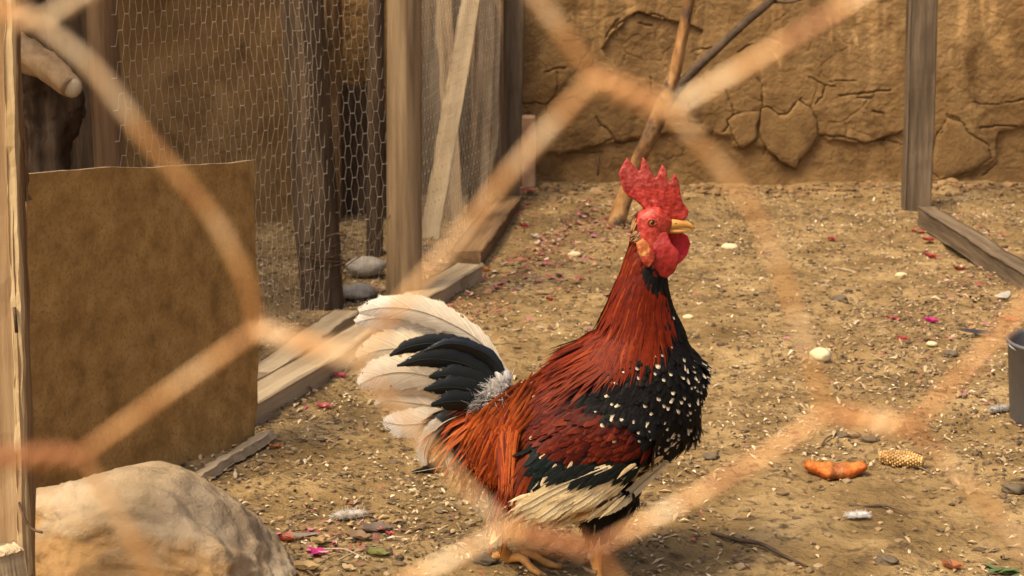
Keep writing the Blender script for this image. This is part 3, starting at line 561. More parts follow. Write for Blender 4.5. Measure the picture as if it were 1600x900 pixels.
# one feather: rows along it, three columns with a raised quill line
def feather(mb, root, d, nrm, L, Wd, prof, cr, ct, lift=.25, droop=0.0, camber=.25, spot=None, rows=6, twist=0.0, sink=.12):
    d = (d - nrm * d.dot(nrm)).normalized(); s = d.cross(nrm); vs = []; cs = []; g = Vector((0, 0, -1))
    for i in range(rows + 1):
        t = i / rows; w = Wd * .5 * float(np.interp(t, np.linspace(0, 1, len(prof)), prof))
        p = root + d * (L * t) + nrm * (L * lift * t - L * sink * (1 - t) - L * lift * .55 * t * t) + g * (L * droop * t * t)
        sw = s + nrm * twist * t
        if t > .2:
            h_ = bvh.find_nearest(p); hh = .0017 + L * lift * .45 * t
            if h_[0] is not None:
                sg_ = (p - h_[0]).dot(h_[1])
                if sg_ < hh: p = p + h_[1] * (hh - sg_)
        for k in (-1, 0, 1):
            vs.append(p + sw * (k * w) - nrm * (abs(k) * w * camber))
            c = tuple(a + (b - a) * t for a, b in zip(cr, ct))
            if k == 0: c = tuple(x * .8 for x in c)
            if spot and t > spot[1] and (k == 0 or t > .95 or spot[1] < .6): c = spot[0]
            cs.append(c)
    fs = [(i * 3 + k, i * 3 + k + 1, i * 3 + k + 4, i * 3 + k + 3) for i in range(rows) for k in (0, 1)]
    mb.add(vs, fs, cs)
POINT = [.25, .8, 1, .95, .75, .4, .03]; ROUND = [.4, .85, 1, 1.05, 1.0, .75, .25]; STRAP = [.3, .9, 1, 1, .95, .75, .12]
flowpts = np.array([  # u, v, du, dv
    (985, 340, -.5, .9), (1000, 420, -.28, 1), (1040, 440, -.02, 1), (975, 430, -.35, 1), (960, 500, -.4, 1), (1000, 490, -.25, 1), (1040, 490, -.35, .95), (1010, 530, -.6, .8), (940, 550, -.75, .65), (900, 570, -.85, .5), (960, 570, -.8, .6),
    (1065, 480, .18, 1), (1095, 560, .05, 1), (1100, 620, -.15, 1), (1085, 680, -.6, .8), (1030, 600, -.35, .9), (1040, 720, -.85, .5), (990, 590, -.5, .85), (1000, 660, -.85, .4), (930, 640, -.85, .5), (960, 700, -.9, .35), (880, 690, -.85, .5),
    (860, 590, -.9, .4), (810, 605, -.85, .55), (760, 640, -.7, .75), (740, 690, -.4, .95), (800, 660, -.6, .8), (830, 690, -.45, .9), (790, 720, -.25, 1), (1000, 730, -.9, .45), (900, 770, -.85, .5), (830, 790, -.7, .7), (790, 780, -.4, .9), (710, 640, -.9, .3),
    (945, 780, -.25, 1), (930, 820, -.1, 1), (800, 810, -.2, 1)])
def flow(u, v):
    w_ = 1 / ((flowpts[:, 0] - u) ** 2 + (flowpts[:, 1] - v) ** 2 + 60) ** 1.5; f_ = (flowpts[:, 2:] * w_[:, None]).sum(0) / w_.sum()
    return Vector((f_[0], 0, -f_[1])).normalized()
tri = [(p.center.copy() + rooster.location, p.normal.copy(), p.area) for p in bme.polygons]
areas = np.array([t[2] for t in tri]); cen = np.array([t[0] for t in tri]); dv_ = cen - np.array(CAM); dv_[:, 1] = DR; dpt = dv_ @ np.array(FW)
CU = 800 + F * dv_[:, 0] / dpt; CV = 450 - F * (dv_ @ np.array(UP)) / dpt; CR = classify(CU, CV, cen[:, 1])
def jit(c, a): k = 1 + random.uniform(-a, a); return tuple(max(0, x * k) for x in c)
def cover(name, region, n, fn):
    ids = np.where(CR == region)[0]; pr = areas[ids] / areas[ids].sum(); pick = rng.choice(ids, n, p=pr); mb = MB()
    for i in pick:
        p, nr, _ = tri[i]; d = flow(CU[i], CV[i]); d = (d + Vector((random.gauss(0, .09), random.gauss(0, .09), random.gauss(0, .09))))
        fn(mb, p + Vector((random.uniform(-1, 1), 0, random.uniform(-1, 1))) * .002, d, nr, CU[i], CV[i])
    o = mb.build(name, M['feather'], rooster); o['kind'] = 'stuff'; return o
px = S
def f_breast(mb, p, d, nr, u, v):
    sp = None
    pr = .03 + .26 * min(1, max(0, (u - 955) / 90)) * min(1, max(0, (v - 490) / 60))
    if random.random() < pr: sp = (jit((.62, .53, .38), .25), random.choice((.78, .9, .9)))
    c = jit((.0048, .0043, .0040), .4); L_ = random.uniform(24, 36) * px
    feather(mb, p, d, nr, L_, random.uniform(11, 15) * px, ROUND, c, jit((.0075, .007, .0065), .4), .10, 0, .3, sp, sink=.1)
cover('breast_feathers', 'breast', 1700, f_breast)
def f_thigh(mb, p, d, nr, u, v):
    dark = v < 806 + random.gauss(0, 5)
    c = jit((.006, .005, .0045), .4) if dark else jit((.45, .36, .22), .2)
    if dark and random.random() < .06: c = jit((.25, .18, .1), .3)
    feather(mb, p, d, nr, random.uniform(26, 40) * px, 10 * px, POINT, c, c, .14, .0, .2, sink=.1)
cover('thigh_feathers', 'thigh', 420, f_thigh)
def f_bow(mb, p, d, nr, u, v):
    c = random.choice(((.105, .012, .004), (.078, .009, .004), (.13, .018, .005), (.055, .008, .005))); c = jit(c, .25)
    sp = ((.5, .36, .22), .85) if random.random() < .02 else None
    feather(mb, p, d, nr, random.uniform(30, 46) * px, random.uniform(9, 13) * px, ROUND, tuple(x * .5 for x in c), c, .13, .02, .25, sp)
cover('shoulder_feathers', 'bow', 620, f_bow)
def f_bar(mb, p, d, nr, u, v):
    c = jit(random.choice(((.006, .011, .010), (.005, .008, .0075), (.008, .014, .013))), .3); sp = None
    if u < 905 and random.random() < .22: sp = (jit((.55, .42, .25), .25), .55)
    feather(mb, p, d, nr, random.uniform(34, 52) * px, random.uniform(14, 20) * px, ROUND, c, jit(c, .3), .15, .04, .3, sp)
cover('wing_bar_feathers', 'bar', 320, f_bar)
def f_hackle(mb, p, d, nr, u, v):
    k = min(1, max(0, (v - 400) / 160)); a = (.128, .012, .003); b = (.165, .021, .004); c = tuple(x + (y - x) * k for x, y in zip(a, b))
    if random.random() < .22: c = (.085, .009, .003)
    if random.random() < .06: c = (.23, .038, .006)
    c = jit(c, .2); L_ = random.uniform(60, 96) * px * (.55 if v < 400 else 1) * (.4 if v < 365 else 1)
    if v < 352 and u < 1000: c = jit((.46, .25, .10), .3)  # nape paler: the sunlight on it is put into the feather colour
    feather(mb, p, d, nr, L_, random.uniform(5, 8) * px, POINT, tuple(x * .85 for x in c), c, .028 + .05 * k, .02, .08, sink=.05)
cover('hackle_feathers', 'hackle', 2000, f_hackle)
def f_saddle(mb, p, d, nr, u, v):
    k = min(1, max(0, (860 - u) / 90)); c = tuple(x + (y - x) * k for x, y in zip((.11, .014, .004), (.33, .06, .008)))
    if random.random() < .22: c = (.10, .017, .007)
    if random.random() < .12: c = (.46, .125, .022)
    c = jit(c, .25)
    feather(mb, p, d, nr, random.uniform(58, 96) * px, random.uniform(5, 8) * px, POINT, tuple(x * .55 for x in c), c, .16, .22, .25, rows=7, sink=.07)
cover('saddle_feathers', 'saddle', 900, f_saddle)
def f_rump(mb, p, d, nr, u, v):
    c = jit((.012, .014, .014), .4); feather(mb, p, d, nr, random.uniform(34, 60) * px, random.uniform(12, 18) * px, ROUND, c, c, .2, .15, .3)
cover('rump_feathers', 'rump', 260, f_rump)
def f_cream(mb, p, d, nr, u, v):
    c = jit(random.choice(((.76, .58, .31), (.80, .64, .38), (.68, .50, .26))), .14)
    if random.random() < .05: c = jit((.34, .16, .05), .3)
    if random.random() < .03: c = (.05, .04, .03)
    if v > 770 and u < 820 and random.random() < .3: c = jit((.30, .24, .16), .3)
    feather(mb, p, d, nr, random.uniform(34, 60) * px, random.uniform(8, 13) * px, STRAP, tuple(x * .8 for x in c), c, .10, .08, .2, sink=.08)
cover('belly_feathers', 'cream', 620, f_cream)
# ---- large feathers drawn along a line of points
def long_feather(name, pts, hw, colf, y=0.0, cup=.22, sub=10, cols=11, mat='tailfeather', conform=None, notch=.12, seed=0, curl=0.0, quill=True, up=None):
    """pts: photo points of the quill line; hw: half widths in px; y: metres off the middle plane (list or number)"""
    ys = y if isinstance(y, (list, tuple)) else [y] * len(pts)
    if conform is not None:
        P3 = [surf(u, v, conform, .05) + Vector((0, conform * (.006 + yy), 0)) for (u, v), yy in zip(pts, ys)]
    else: P3 = [RP(u, v, yy) for (u, v), yy in zip(pts, ys)]
    c = bez(P3, sub); m = len(c); w = interp(hw, m); mb = MB(); vs = []; cs = []; bc = []
    rs = np.random.default_rng(seed + 5)
    for i in range(m):
        t = (c[min(i + 1, m - 1)] - c[max(i - 1, 0)]).normalized(); s_ = t.cross(Vector((0, 1, 0))).normalized(); nn = Vector((0, -1, 0)) if conform is None else Vector((0, conform, 0))
        tt = i / (m - 1)
        for k in range(cols):
            q = -1 + 2 * k / (cols - 1)
            ww = w[i] * S * (1 + (notch * 2 * float(fbm(i * .9 + seed * 7 + (3 if q > 0 else 0), seed, 2)) if abs(q) > .9 else 0))
            back = -t * abs(q) * -0.0
            vs.append(c[i] + s_ * (q * ww) - nn * (q * q * ww * cup) + nn * curl * q * ww + t * (abs(q) * w[i] * S * .35))
            cs.append(jit(colf(tt, q), .03)); bc.append(i / sub * 9 - abs(q) * w[i] * .30 + seed * 31)
    fs = [(i * cols + k, i * cols + k + 1, (i + 1) * cols + k + 1, (i + 1) * cols + k) for i in range(m - 1) for k in range(cols - 1)]
    # barbs part here and there along both edges
    keep = []
    for f_ in fs:
        k = f_[0] % cols; i = f_[0] // cols
        if (k == 0 or k == cols - 2) and rs.random() < (.4 if i > m - 8 else 0.015): continue
        keep.append(f_)
    mb.add(vs, keep, cs)
    for i in range(2, m - 1):                              # loose barb ends along both edges
        for k, kk in ((0, 1), (cols - 1, cols - 2)):
            e = vs[i * cols + k]; e2 = vs[(i + 1) * cols + k]; od = (e - vs[i * cols + kk]).normalized(); t = (e2 - e)
            for r_ in range(3):
                a_ = e + t * (r_ / 3); ln = w[i] * S * rs.uniform(.05, .30) * (1.7 if i > m - 9 else 1); tip = a_ + (od * .8 + t.normalized() * .8).normalized() * ln + Vector((0, rs.normal(0, .0006), 0))
                mb.add([a_ - od * .001, a_ - od * .001 + t * .30, tip], [(0, 1, 2)], [cs[i * cols + k]] * 3); bc += [rs.uniform(0, 50)] * 3
    o = mb.build(name, M[mat], rooster); o.data.attributes.new('barb', 'FLOAT', 'POINT').data.foreach_set('value', np.array(bc, float))
    if quill:
        qb = MB(); qb.tube([p + Vector((0, -.0006 if conform is None else conform * .0006, 0)) for p in c], [x * S for x in interp([1.5, 1.1, .7, .3], m)], 5, (.60, .50, .34) if colf(.5, .2)[0] > .1 else (.02, .02, .02)); qb.build('quill', M['tailfeather'], o)
    return o
WH = lambda t, q: (.86, .77, .60) if t < .75 else (.90, .85, .74)
CRM = lambda t, q: (.80, .64, .40) if q > 0.2 else (.87, .75, .53)
def BLK(t, q): return (.005, .0095, .0095) if abs(q) < .6 else (.007, .008, .008)
def BLU(t, q): return (.010, .016, .026) if q < 0 else (.006, .009, .010)
# tail, drawn from the far side to the near one
T = [([(800, 610), (740, 560), (690, 525), (640, 507), (590, 503), (552, 512)], [6, 18, 25, 27, 22, 4], WH, .030, .2, 1),
     ([(798, 600), (752, 538), (700, 505), (650, 487), (600, 483), (560, 490)], [6, 14, 22, 22, 17, 5], WH, .012, .25, 2),
     ([(790, 615), (730, 590), (680, 566), (630, 550), (590, 553), (556, 566)], [8, 22, 30, 30, 24, 6], CRM, .022, .2, 3),
     ([(790, 625), (730, 605), (680, 590), (630, 582), (590, 588), (560, 602)], [8, 20, 27, 28, 22, 5], WH, .004, .2, 4),
     ([(785, 640), (735, 622), (690, 610), (645, 603), (605, 608), (580, 618)], [8, 15, 18, 18, 14, 4], CRM, .012, .2, 5),
     ([(770, 650), (720, 640), (680, 638), (640, 634), (605, 632), (585, 640)], [8, 16, 20, 18, 12, 4], CRM, .020, .25, 6),
     ([(765, 655), (722, 652), (690, 662), (668, 684), (655, 706)], [8, 16, 22, 20, 5], lambda t, q: (.55, .44, .30) if t > .5 else (.66, .55, .38), .012, .2, 7),
     ([(772, 658), (716, 660), (668, 664), (628, 668), (598, 664)], [8, 18, 25, 21, 5], WH, .016, .15, 18),
     ([(792, 606), (762, 562), (724, 540), (680, 533), (640, 538), (610, 552)], [6, 13, 16, 14, 10, 1.5], BLK, -.014, .25, 8),
     ([(794, 600), (770, 556), (735, 536), (700, 530), (664, 541)], [5, 9, 9, 7, 1.5], BLU, -.026, .35, 9),
     ([(790, 612), (750, 576), (710, 560), (665, 556), (622, 566)], [6, 15, 17, 12, 1.5], BLK, -.020, .25, 10),
     ([(788, 620), (748, 592), (710, 580), (672, 580)], [6, 17, 16, 2], BLK, -.028, .3, 11),
     ([(784, 630), (744, 606), (708, 596), (664, 598)], [6, 16, 17, 2], BLK, -.034, .3, 12),
     ([(780, 640), (742, 622), (708, 616), (676, 620)], [6, 17, 15, 2], BLK, -.040, .3, 13),
     ([(768, 640), (735, 640), (700, 650), (676, 670), (664, 698), (668, 716)], [6, 13, 15, 14, 11, 3], lambda t, q: (.012, .013, .013) if (t < .45 or q > .45) else (.38, .33, .26), -.030, .25, 14),
     ([(768, 660), (738, 664), (712, 680), (700, 702), (704, 722)], [6, 14, 15, 12, 3], lambda t, q: (.012, .013, .013) if (t < .6 or q < -.3) else (.50, .45, .37), -.036, .25, 15),
     ([(765, 680), (740, 700), (712, 714), (680, 722), (646, 727)], [8, 16, 14, 9, 2], lambda t, q: (.34, .28, .21) if t < .62 else (.018, .014, .012), -.030, .25, 16),
     ([(772, 640), (745, 660), (728, 690), (722, 716)], [8, 18, 18, 4], BLK, -.046, .3, 17)]
for i, (pts, hw, cf, y, cup, sd) in enumerate(T):
    o = long_feather('tail_feather', pts, hw, cf, [y * (.5 + .5 * k / (len(pts) - 1)) for k in range(len(pts))], cup, seed=sd, mat='tailfeather' if cf(.2, 0)[0] > .1 else 'vane')
# folded flight feathers of the near wing
wl = []
tips = bez([Vector((902, 782, 0)), Vector((872, 797, 0)), Vector((842, 805, 0)), Vector((812, 802, 0)), Vector((792, 788, 0)), Vector((780, 764, 0))], 3)[:-1]
for k, tp in enumerate(tips):
    tu, tv = tp.x + random.uniform(-5, 5), tp.y + random.uniform(-3, 3); ru = 1040 - 7.0 * k; rv = 705 - 1.0 * k; wl.append(([(ru + (tu - ru) * t, rv + (tv - rv) * t + 8 * math.sin(t * 3.14) * (1 - k * .14)) for t in (0, .28, .55, .8, 1)], 9))
def wingcol(k):
    def f_(t, q):
        c = (.92, .76, .43) if q > -.2 else (.86, .69, .37)
        if k in (6, 8) and .55 < t < .78 and q > .3: c = (.36, .15, .045)
        if k in (1, 2, 4) and .55 < t < .95 and q < -.55: c = (.03, .022, .018)
        return c
    return f_
for side in (-1, 1):
    for k, (pts, hw) in enumerate(wl):
        long_feather('flight_feather', pts, [hw * .5, hw, hw * 1.1, hw * .9, 1], wingcol(k), [.001 + .00045 * k] * 5, .03, conform=side, seed=40 + k, notch=.06, cols=9)
mb = MB()                                                  # loose cream plumes veiling the folded wing
for k in range(170):
    t = random.random(); s0_ = random.random(); u = 1030 - 210 * t + random.gauss(0, 5); v = 708 + 62 * t + (s0_ - .5) * (14 + 60 * t)
    if v < 712 + 8 * math.sin(u / 7): continue
    h = bvh.ray_cast(Vector((RP(u, v).x, DR - .5, RP(u, v).z)), Vector((0, 1, 0)))
    if h[0] is None: continue
    c = jit(random.choice(((.82, .64, .34), (.86, .70, .42), (.72, .54, .28))), .12)
    if random.random() < .05: c = (.40, .17, .05)
    if random.random() < .04: c = (.06, .045, .03)
    feather(mb, h[0] + Vector((0, -random.uniform(.009, .013), 0)), Vector((-.84, 0, -.50 + random.gauss(0, .10))), h[1], random.uniform(30, 64) * px, random.uniform(4, 8) * px, POINT, c, c, .05, .03, .1, sink=.0)
o = mb.build('wing_plumes', M['feather'], rooster); o['kind'] = 'stuff'
# dark covert points lying over the cream of the wing
mb = MB()
for k in range(64):
    u = random.uniform(872, 1030); v = 698 + random.uniform(-10, 6) - (6 if u > 1000 else 0)
    h = bvh.ray_cast(Vector((RP(u, v).x, DR - .5, RP(u, v).z)), Vector((0, 1, 0)))
    if h[0] is None: continue
    c = jit((.010, .013, .012), .3) if random.random() < .93 else jit((.74, .56, .30), .2)
    feather(mb, h[0] + Vector((0, -.0135, 0)), Vector((-.75, 0, -.6 + random.gauss(0, .12))), h[1], random.uniform(24, 40) * px, random.uniform(8, 13) * px, POINT, c, c, .12, .03, .2, sink=.0)
for (u, v, w_) in ((866, 688, 6), (890, 684, 5), (852, 704, 6)):
    h = surf(u, v); c_ = (.72, .56, .34); feather(mb, h + Vector((0, -.010, 0)), Vector((-.45, 0, -.9)), Vector((0, -1, .1)).normalized(), 20 * px, w_ * px, ROUND, tuple(x * .6 for x in c_), c_, .06, 0, .15, sink=0)
o = mb.build('covert_feathers', M['feather'], rooster); o['kind'] = 'stuff'
# long saddle hackles hanging over the flank
mb = MB()
for k in range(620):
    s = random.random(); u0 = 835 - 85 * s + random.gauss(0, 8); v0 = 600 + 44 * s + random.gauss(0, 10); tgt = random.random()
    u1 = 728 + 70 * tgt + random.gauss(0, 5); v1 = 690 + 62 * tgt ** .8 + random.gauss(0, 9) - 26 * abs(.45 - tgt)
    if u1 > u0 - 10: continue
    q0 = surf(u0, v0, -1, .03); q1 = surf(u1, v1, -1, .045); y1 = min(q1.y, q0.y + .02) - .012
    mid = surf((u0 + u1) / 2 - 10, (v0 + v1) / 2 - 12, -1, .05); c = bez([q0 + Vector((0, -.003, 0)), Vector((mid.x, mid.y - .012, mid.z)), Vector((q1.x, y1, q1.z))], 5); m = len(c)
    cl = jit(random.choice(((.34, .064, .009), (.28, .046, .008), (.38, .084, .013), (.21, .030, .006), (.12, .016, .005))), .13); w_ = interp([1.4, 2.3, 2.6, 2.0, .3], m); vs = []
    for i in range(m):
        t = (c[min(i + 1, m - 1)] - c[max(i - 1, 0)]).normalized(); sv = t.cross(Vector((0, 1, 0))).normalized()
        for kk in (-1, 0, 1): vs.append(c[i] + sv * kk * w_[i] * px + Vector((0, abs(kk) * w_[i] * px * .35, 0)))
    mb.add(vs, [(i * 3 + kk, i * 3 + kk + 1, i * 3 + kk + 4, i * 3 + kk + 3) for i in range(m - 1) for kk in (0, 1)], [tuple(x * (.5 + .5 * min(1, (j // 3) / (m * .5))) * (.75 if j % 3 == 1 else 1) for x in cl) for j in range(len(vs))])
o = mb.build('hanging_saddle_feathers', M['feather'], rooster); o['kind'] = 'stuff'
# white down where the tail leaves the back
mb = MB()
for (u_, v_, r_) in ((786, 586, 13), (768, 600, 13), (752, 618, 10)):
    v, f = lump((0, 0, 0), r_ * px, 3, 3, (1, .9, .9), .3, 2.5); mb.add([q + RP(u_, v_, -.008) for q in v], f, (.82, .80, .77) if u_ > 760 else (.4, .37, .34))
for k in range(2200):
    a = random.random(); r0 = RP(786 - 44 * a + random.gauss(0, 4), 594 + 32 * a + random.gauss(0, 6), random.gauss(-.012, .012)); d = Vector((random.gauss(.1 - .5 * a, .5), random.gauss(-.5, .5), random.gauss(.45 - .35 * a, .45))).normalized(); L_ = random.uniform(8, 22) * px
    s_ = d.orthogonal().normalized(); q = [r0, r0 + d * L_ * .5 + s_ * L_ * .08, r0 + d * L_ + Vector((0, 0, -L_ * .12))]; g_ = .82 if a < .5 else random.uniform(.2, .6)
    mb.tube(q, [.5 * px, .45 * px, .2 * px], 3, (g_, g_ * .97, g_ * .93), cap=False)
o = mb.build('down_tuft', M['down'], rooster); o['kind'] = 'stuff'; o['label'] = 'fluffy white down at the tail root'
mb = MB()
for k in range(260):
    u = random.uniform(770, 850); v = random.uniform(758, 800); h = surf(u, v, -1, .03); d = Vector((random.gauss(-.35, .25), random.gauss(-.25, .2), -1)).normalized(); L_ = random.uniform(18, 36) * px
    c = jit(random.choice(((.76, .60, .36), (.66, .5, .30), (.46, .36, .22), (.78, .66, .44))), .15)
    mb.tube([h, h + d * L_ * .5 + Vector((-.002, -.002, 0)), h + d * L_], [1.6 * px, 1.2 * px, .3 * px], 3, c, cap=False)
o = mb.build('belly_down', M['down'], rooster); o['kind'] = 'stuff'
# ---- comb, wattles, ear lobe: rounded fleshy sheets
def fleshy(name, poly, th, mat, y=0.0, bend=None, parent=None, colf=None, vox=.0011, it=5, puff=0.0):
    mb = MB(); n = len(poly); a = [RP(u, v, -th / 2) for u, v in poly]; b = [RP(u, v, th / 2) for u, v in poly]
    mb.add(a + b, [tuple(range(n)), tuple(range(2 * n - 1, n - 1, -1))] + [(i, i + n, (i + 1) % n + n, (i + 1) % n) for i in range(n)])
    me = evalmesh(mb, [('TRIANGULATE', {}), ('REMESH', dict(mode='VOXEL', voxel_size=vox, use_smooth_shade=True)), ('SMOOTH', dict(factor=.5, iterations=it))], name)
    cols = []
    cu = sum(p[0] for p in poly) / n; cv = sum(p[1] for p in poly) / n; rr = max(math.hypot(p[0] - cu, p[1] - cv) for p in poly)
    for v in me.vertices:
        u_, v_ = PX((v.co.x, DR, v.co.z)); k = (v.co.y - DR); dcen = 1 - min(1, math.hypot(u_ - cu, v_ - cv) / rr)
        v.co.y = DR + k * (1 + puff * dcen) + y + (bend(u_, v_) if bend else 0) + .0012 * float(fbm(u_ / 7, v_ / 7, 2)); cols.append((*(colf(u_, v_) if colf else (1, 1, 1)), 1))
    ca = me.color_attributes.get('Col') or me.color_attributes.new('Col', 'FLOAT_COLOR', 'POINT'); ca.data.foreach_set('color', np.array(cols).ravel())
    me.transform(Matrix.Translation(-rooster.location)); me.materials.clear(); me.materials.append(mat); me.name = name
    o = bpy.data.objects.new(name, me); C.objects.link(o); o.parent = parent or rooster; return o
combp = [(969.6, 285), (966.5, 271.5), (970.9, 261.8), (980, 246), (990.4, 259.3), (1000, 269), (1002, 255.7), (1005, 245.5), (1010, 252), (1017, 266.7), (1024.6, 279), (1027, 274), (1034.4, 256.5), (1040.5, 264), (1043, 283.8), (1046.6, 285), (1053.5, 270), (1058.8, 279), (1062.5, 298.4), (1066, 315.5), (1074.7, 326.5), (1075.5, 335), (1068.6, 343.6), (1056, 343.6), (1046, 340), (1037, 336), (1015, 332), (1004, 324), (993, 313), (980.6, 306), (973.3, 296)]
fleshy('comb', combp, .0085, M['skin'], 0, lambda u, v: .004 * math.sin((u - 960) / 22) * max(0, (330 - v)) / 80, puff=.6, colf=lambda u, v: (1.0, .85, 1.1) if v > 292 else (.85, 1.0, 1.3))
wat = [(1041, 360), (1047, 376.6), (1058.8, 388.8), (1059, 401), (1052, 421), (1039, 431.6), (1029.5, 428), (1019.7, 413.3), (1016, 398.6), (1018, 376.6), (1029.5, 360)]
fleshy('wattle', wat, .006, M['wattle'], -.013, lambda u, v: -.006 * math.sin((v - 360) / 24), puff=.5, it=12, colf=lambda u, v: (.72, .85, .75))
wat2 = [(1044, 362), (1061, 363), (1076, 371), (1081, 384), (1076, 401), (1064, 414.5), (1050, 420), (1040, 400), (1040, 375)]
fleshy('wattle', wat2, .005, M['wattle'], .012, lambda u, v: .004 * math.sin((v - 360) / 20), puff=.4, colf=lambda u, v: (1.15, .8, 1.35))  # brighter pink tint holds the backlight through the far wattle
lobe = [(991.6, 374), (1002.6, 366), (1012, 376), (1021, 389), (1020, 401), (1011, 412), (1002.6, 406), (994, 388)]
fleshy('ear_lobe', lobe, .006, M['skin'], -.0235, lambda u, v: -.002, puff=.8, colf=lambda u, v: (1.25, 4.5, 2.2) if (v < 394 and u < 1012) else (1, 1.3, 1.3))  # upper lobe orange: light falling on it painted in
# beak: upper hook and lower mandible
def cone(name, st, mat, parent=rooster, n=14):
    mb = MB(); loft(mb, st, n, 4); return mb.build(name, mat, parent)
bk_ = cone('beak', [(1040, 351, 10, 9), (1052, 349.5, 9, 8), (1064, 349, 7.6, 6.5), (1074, 351, 5.6, 4.6), (1081, 355, 3.2, 2.6), (1083.5, 361, .6, .6)], M['beak'])
cone('lower_mandible', [(1040, 359, 5, 7), (1055, 361, 4.0, 5.5), (1068, 360.5, 2.6, 3.4), (1076, 359.5, .8, 1)], M['beak'], bk_)
mb = MB(); h = surf(1057, 347); v, f = lump((0, 0, 0), 1.5 * px, 1, 1, (1.3, .5, .7), .05); q = RP(1055, 348, -7.2 * px); mb.add([p + q for p in v], f); mb.build('nostril', M['pupil'], bk_)
# eyes with a fleshy lid ring
for side in (-1, 1):
    h = surf(1016.8, 344, side); e = h + Vector((0, -side * 3.2 * px, 0)); mb = MB(); v, f = lump((0, 0, 0), 5.6 * px, 1, 3, W3, 0); mb.add([p + e for p in v], f); eo = mb.build('eye', M['iris'], rooster)
    mb = MB(); v, f = lump((0, 0, 0), 3.1 * px, 1, 2, (1, .55, 1), 0); mb.add([p + e + Vector((.0004, side * 4.7 * px, 0)) for p in v], f); mb.build('pupil', M['pupil'], eo)
    mb = MB(); mb.tube([h + Vector((6.2 * px * math.cos(a), side * (.6 + .5 * math.sin(a)) * px, 5.2 * px * math.sin(a))) for a in np.linspace(0, 2 * math.pi, 25)], 1.6 * px, 6, (.95, 1.2, 1.1)); mb.build('eyelid', M['skin'], eo)
mb = MB()                                                  # bristly pale ear tuft
for k in range(45):
    h = surf(random.uniform(990, 1000), random.uniform(358, 370)); d = Vector((random.gauss(-.7, .2), random.gauss(-.35, .15), random.gauss(-.5, .3))).normalized(); mb.tube([h, h + d * random.uniform(6, 12) * px], [.9 * px, .3 * px], 3, jit((.55, .36, .18), .3), cap=False)
o = mb.build('ear_tuft', M['down'], rooster); o['kind'] = 'stuff'
# ---- legs with toes and claws
def legs(name, top, knee, foot, heading):
    zf = float(gh(foot[0], foot[1])); foot = Vector((foot[0], foot[1], zf + .010)); t_ = Vector(top)
    mb = MB(); c = bez([t_, Vector(knee), foot], 8); rr = interp([.0105, .0085, .0072, .0070, .0078, .0090], len(c))
    rr = [r * (1 + .06 * math.sin(i * 2.4)) for i, r in enumerate(rr)]; mb.tube(c, rr, 12); mb_v = mb
    L_ = mb.build('leg', M['leg'], rooster)
    for ang, ln in ((heading, .075), (heading + .62, .062), (heading - .62, .062), (heading + math.pi, .034)):
        d = Vector((math.cos(ang), math.sin(ang), 0)); q = []
        for i in range(9):
            t = i / 8; p = foot + d * (ln * t); g_ = float(gh(p.x, p.y)); p.z = g_ + .008 * (1 - .35 * t) + .006 * math.sin(min(1, t * 1.5) * math.pi) * (1 if t < .8 else .6); q.append(p)
        tb = MB(); tb.tube(q, [r * (1 + .10 * math.cos(i * 3.1)) for i, r in enumerate(interp([.0082, .0066, .0058, .0050, .0040], 9))], 10); to = tb.build('toe', M['leg'], L_)
        cb = MB(); e = q[-1]; cb.tube(bez([e - d * .002, e + d * .008 + Vector((0, 0, .001)), e + d * .014 + Vector((0, 0, -.003))], 4), interp([.0034, .0026, .0004], 9), 8); cb.build('claw', M['claw'], to)
    sp = MB(); s0 = t_.lerp(foot, .62); bd = Vector((-math.cos(heading), -math.sin(heading), .1)); sp.tube(bez([s0, s0 + bd * .012, s0 + bd * .022 + Vector((0, 0, .004))], 4), interp([.005, .004, .0008], 9), 8); sp.build('spur', M['claw'], L_)
k0 = RP(928, 826, -.044); fp = RP(928, 925, 0); legs('near', k0, Vector((k0.x + .002, k0.y - .004, k0.z * .5)), (k0.x + .004, 2.105), R(-25))
k0 = RP(789, 824, .040); legs('far', k0, Vector((k0.x - .004, k0.y + .002, k0.z * .5)), (k0.x + .004, 2.222), R(-8))
# ------------------------------------------------------------------ husks, chaff and grit on the ground (nobody could count them)
def ico():
    bm = bmesh.new(); bmesh.ops.create_icosphere(bm, subdivisions=1, radius=1); v = np.array([tuple(x.co) for x in bm.verts]); f = [tuple(x.index for x in q.verts) for q in bm.faces]; bm.free(); return v, f
IV, IF = ico()
def pick_spots(n, y0=1.75, y1=5.55, dens=None):
    out_ = []
    while len(out_) < n:
        y = random.uniform(y0, y1); hw = y * .34 + .12; x = random.uniform(-hw, hw)
        if dens and random.random() > dens(x, y): continue
        out_.append((x, y))
    return out_
def dchaff(x, y): return max(.06, min(1, .42 + 1.5 * float(fbm(x * 2.1 + 4, y * 2.1, 3)) + (.25 if y > 2.6 else -.1)))
mb = MB(); PALE = [(.46, .36, .21), (.40, .29, .155), (.58, .48, .32), (.34, .24, .13), (.30, .21, .11)]; DRK = [(.12, .08, .045), (.20, .135, .075), (.08, .055, .035)]; REDS = [(.36, .10, .07), (.30, .07, .09), (.42, .2, .12)]
def beamside(x, y): return abs(x - (-.45 + (y - 2.94) * .252 + .14)) < .2
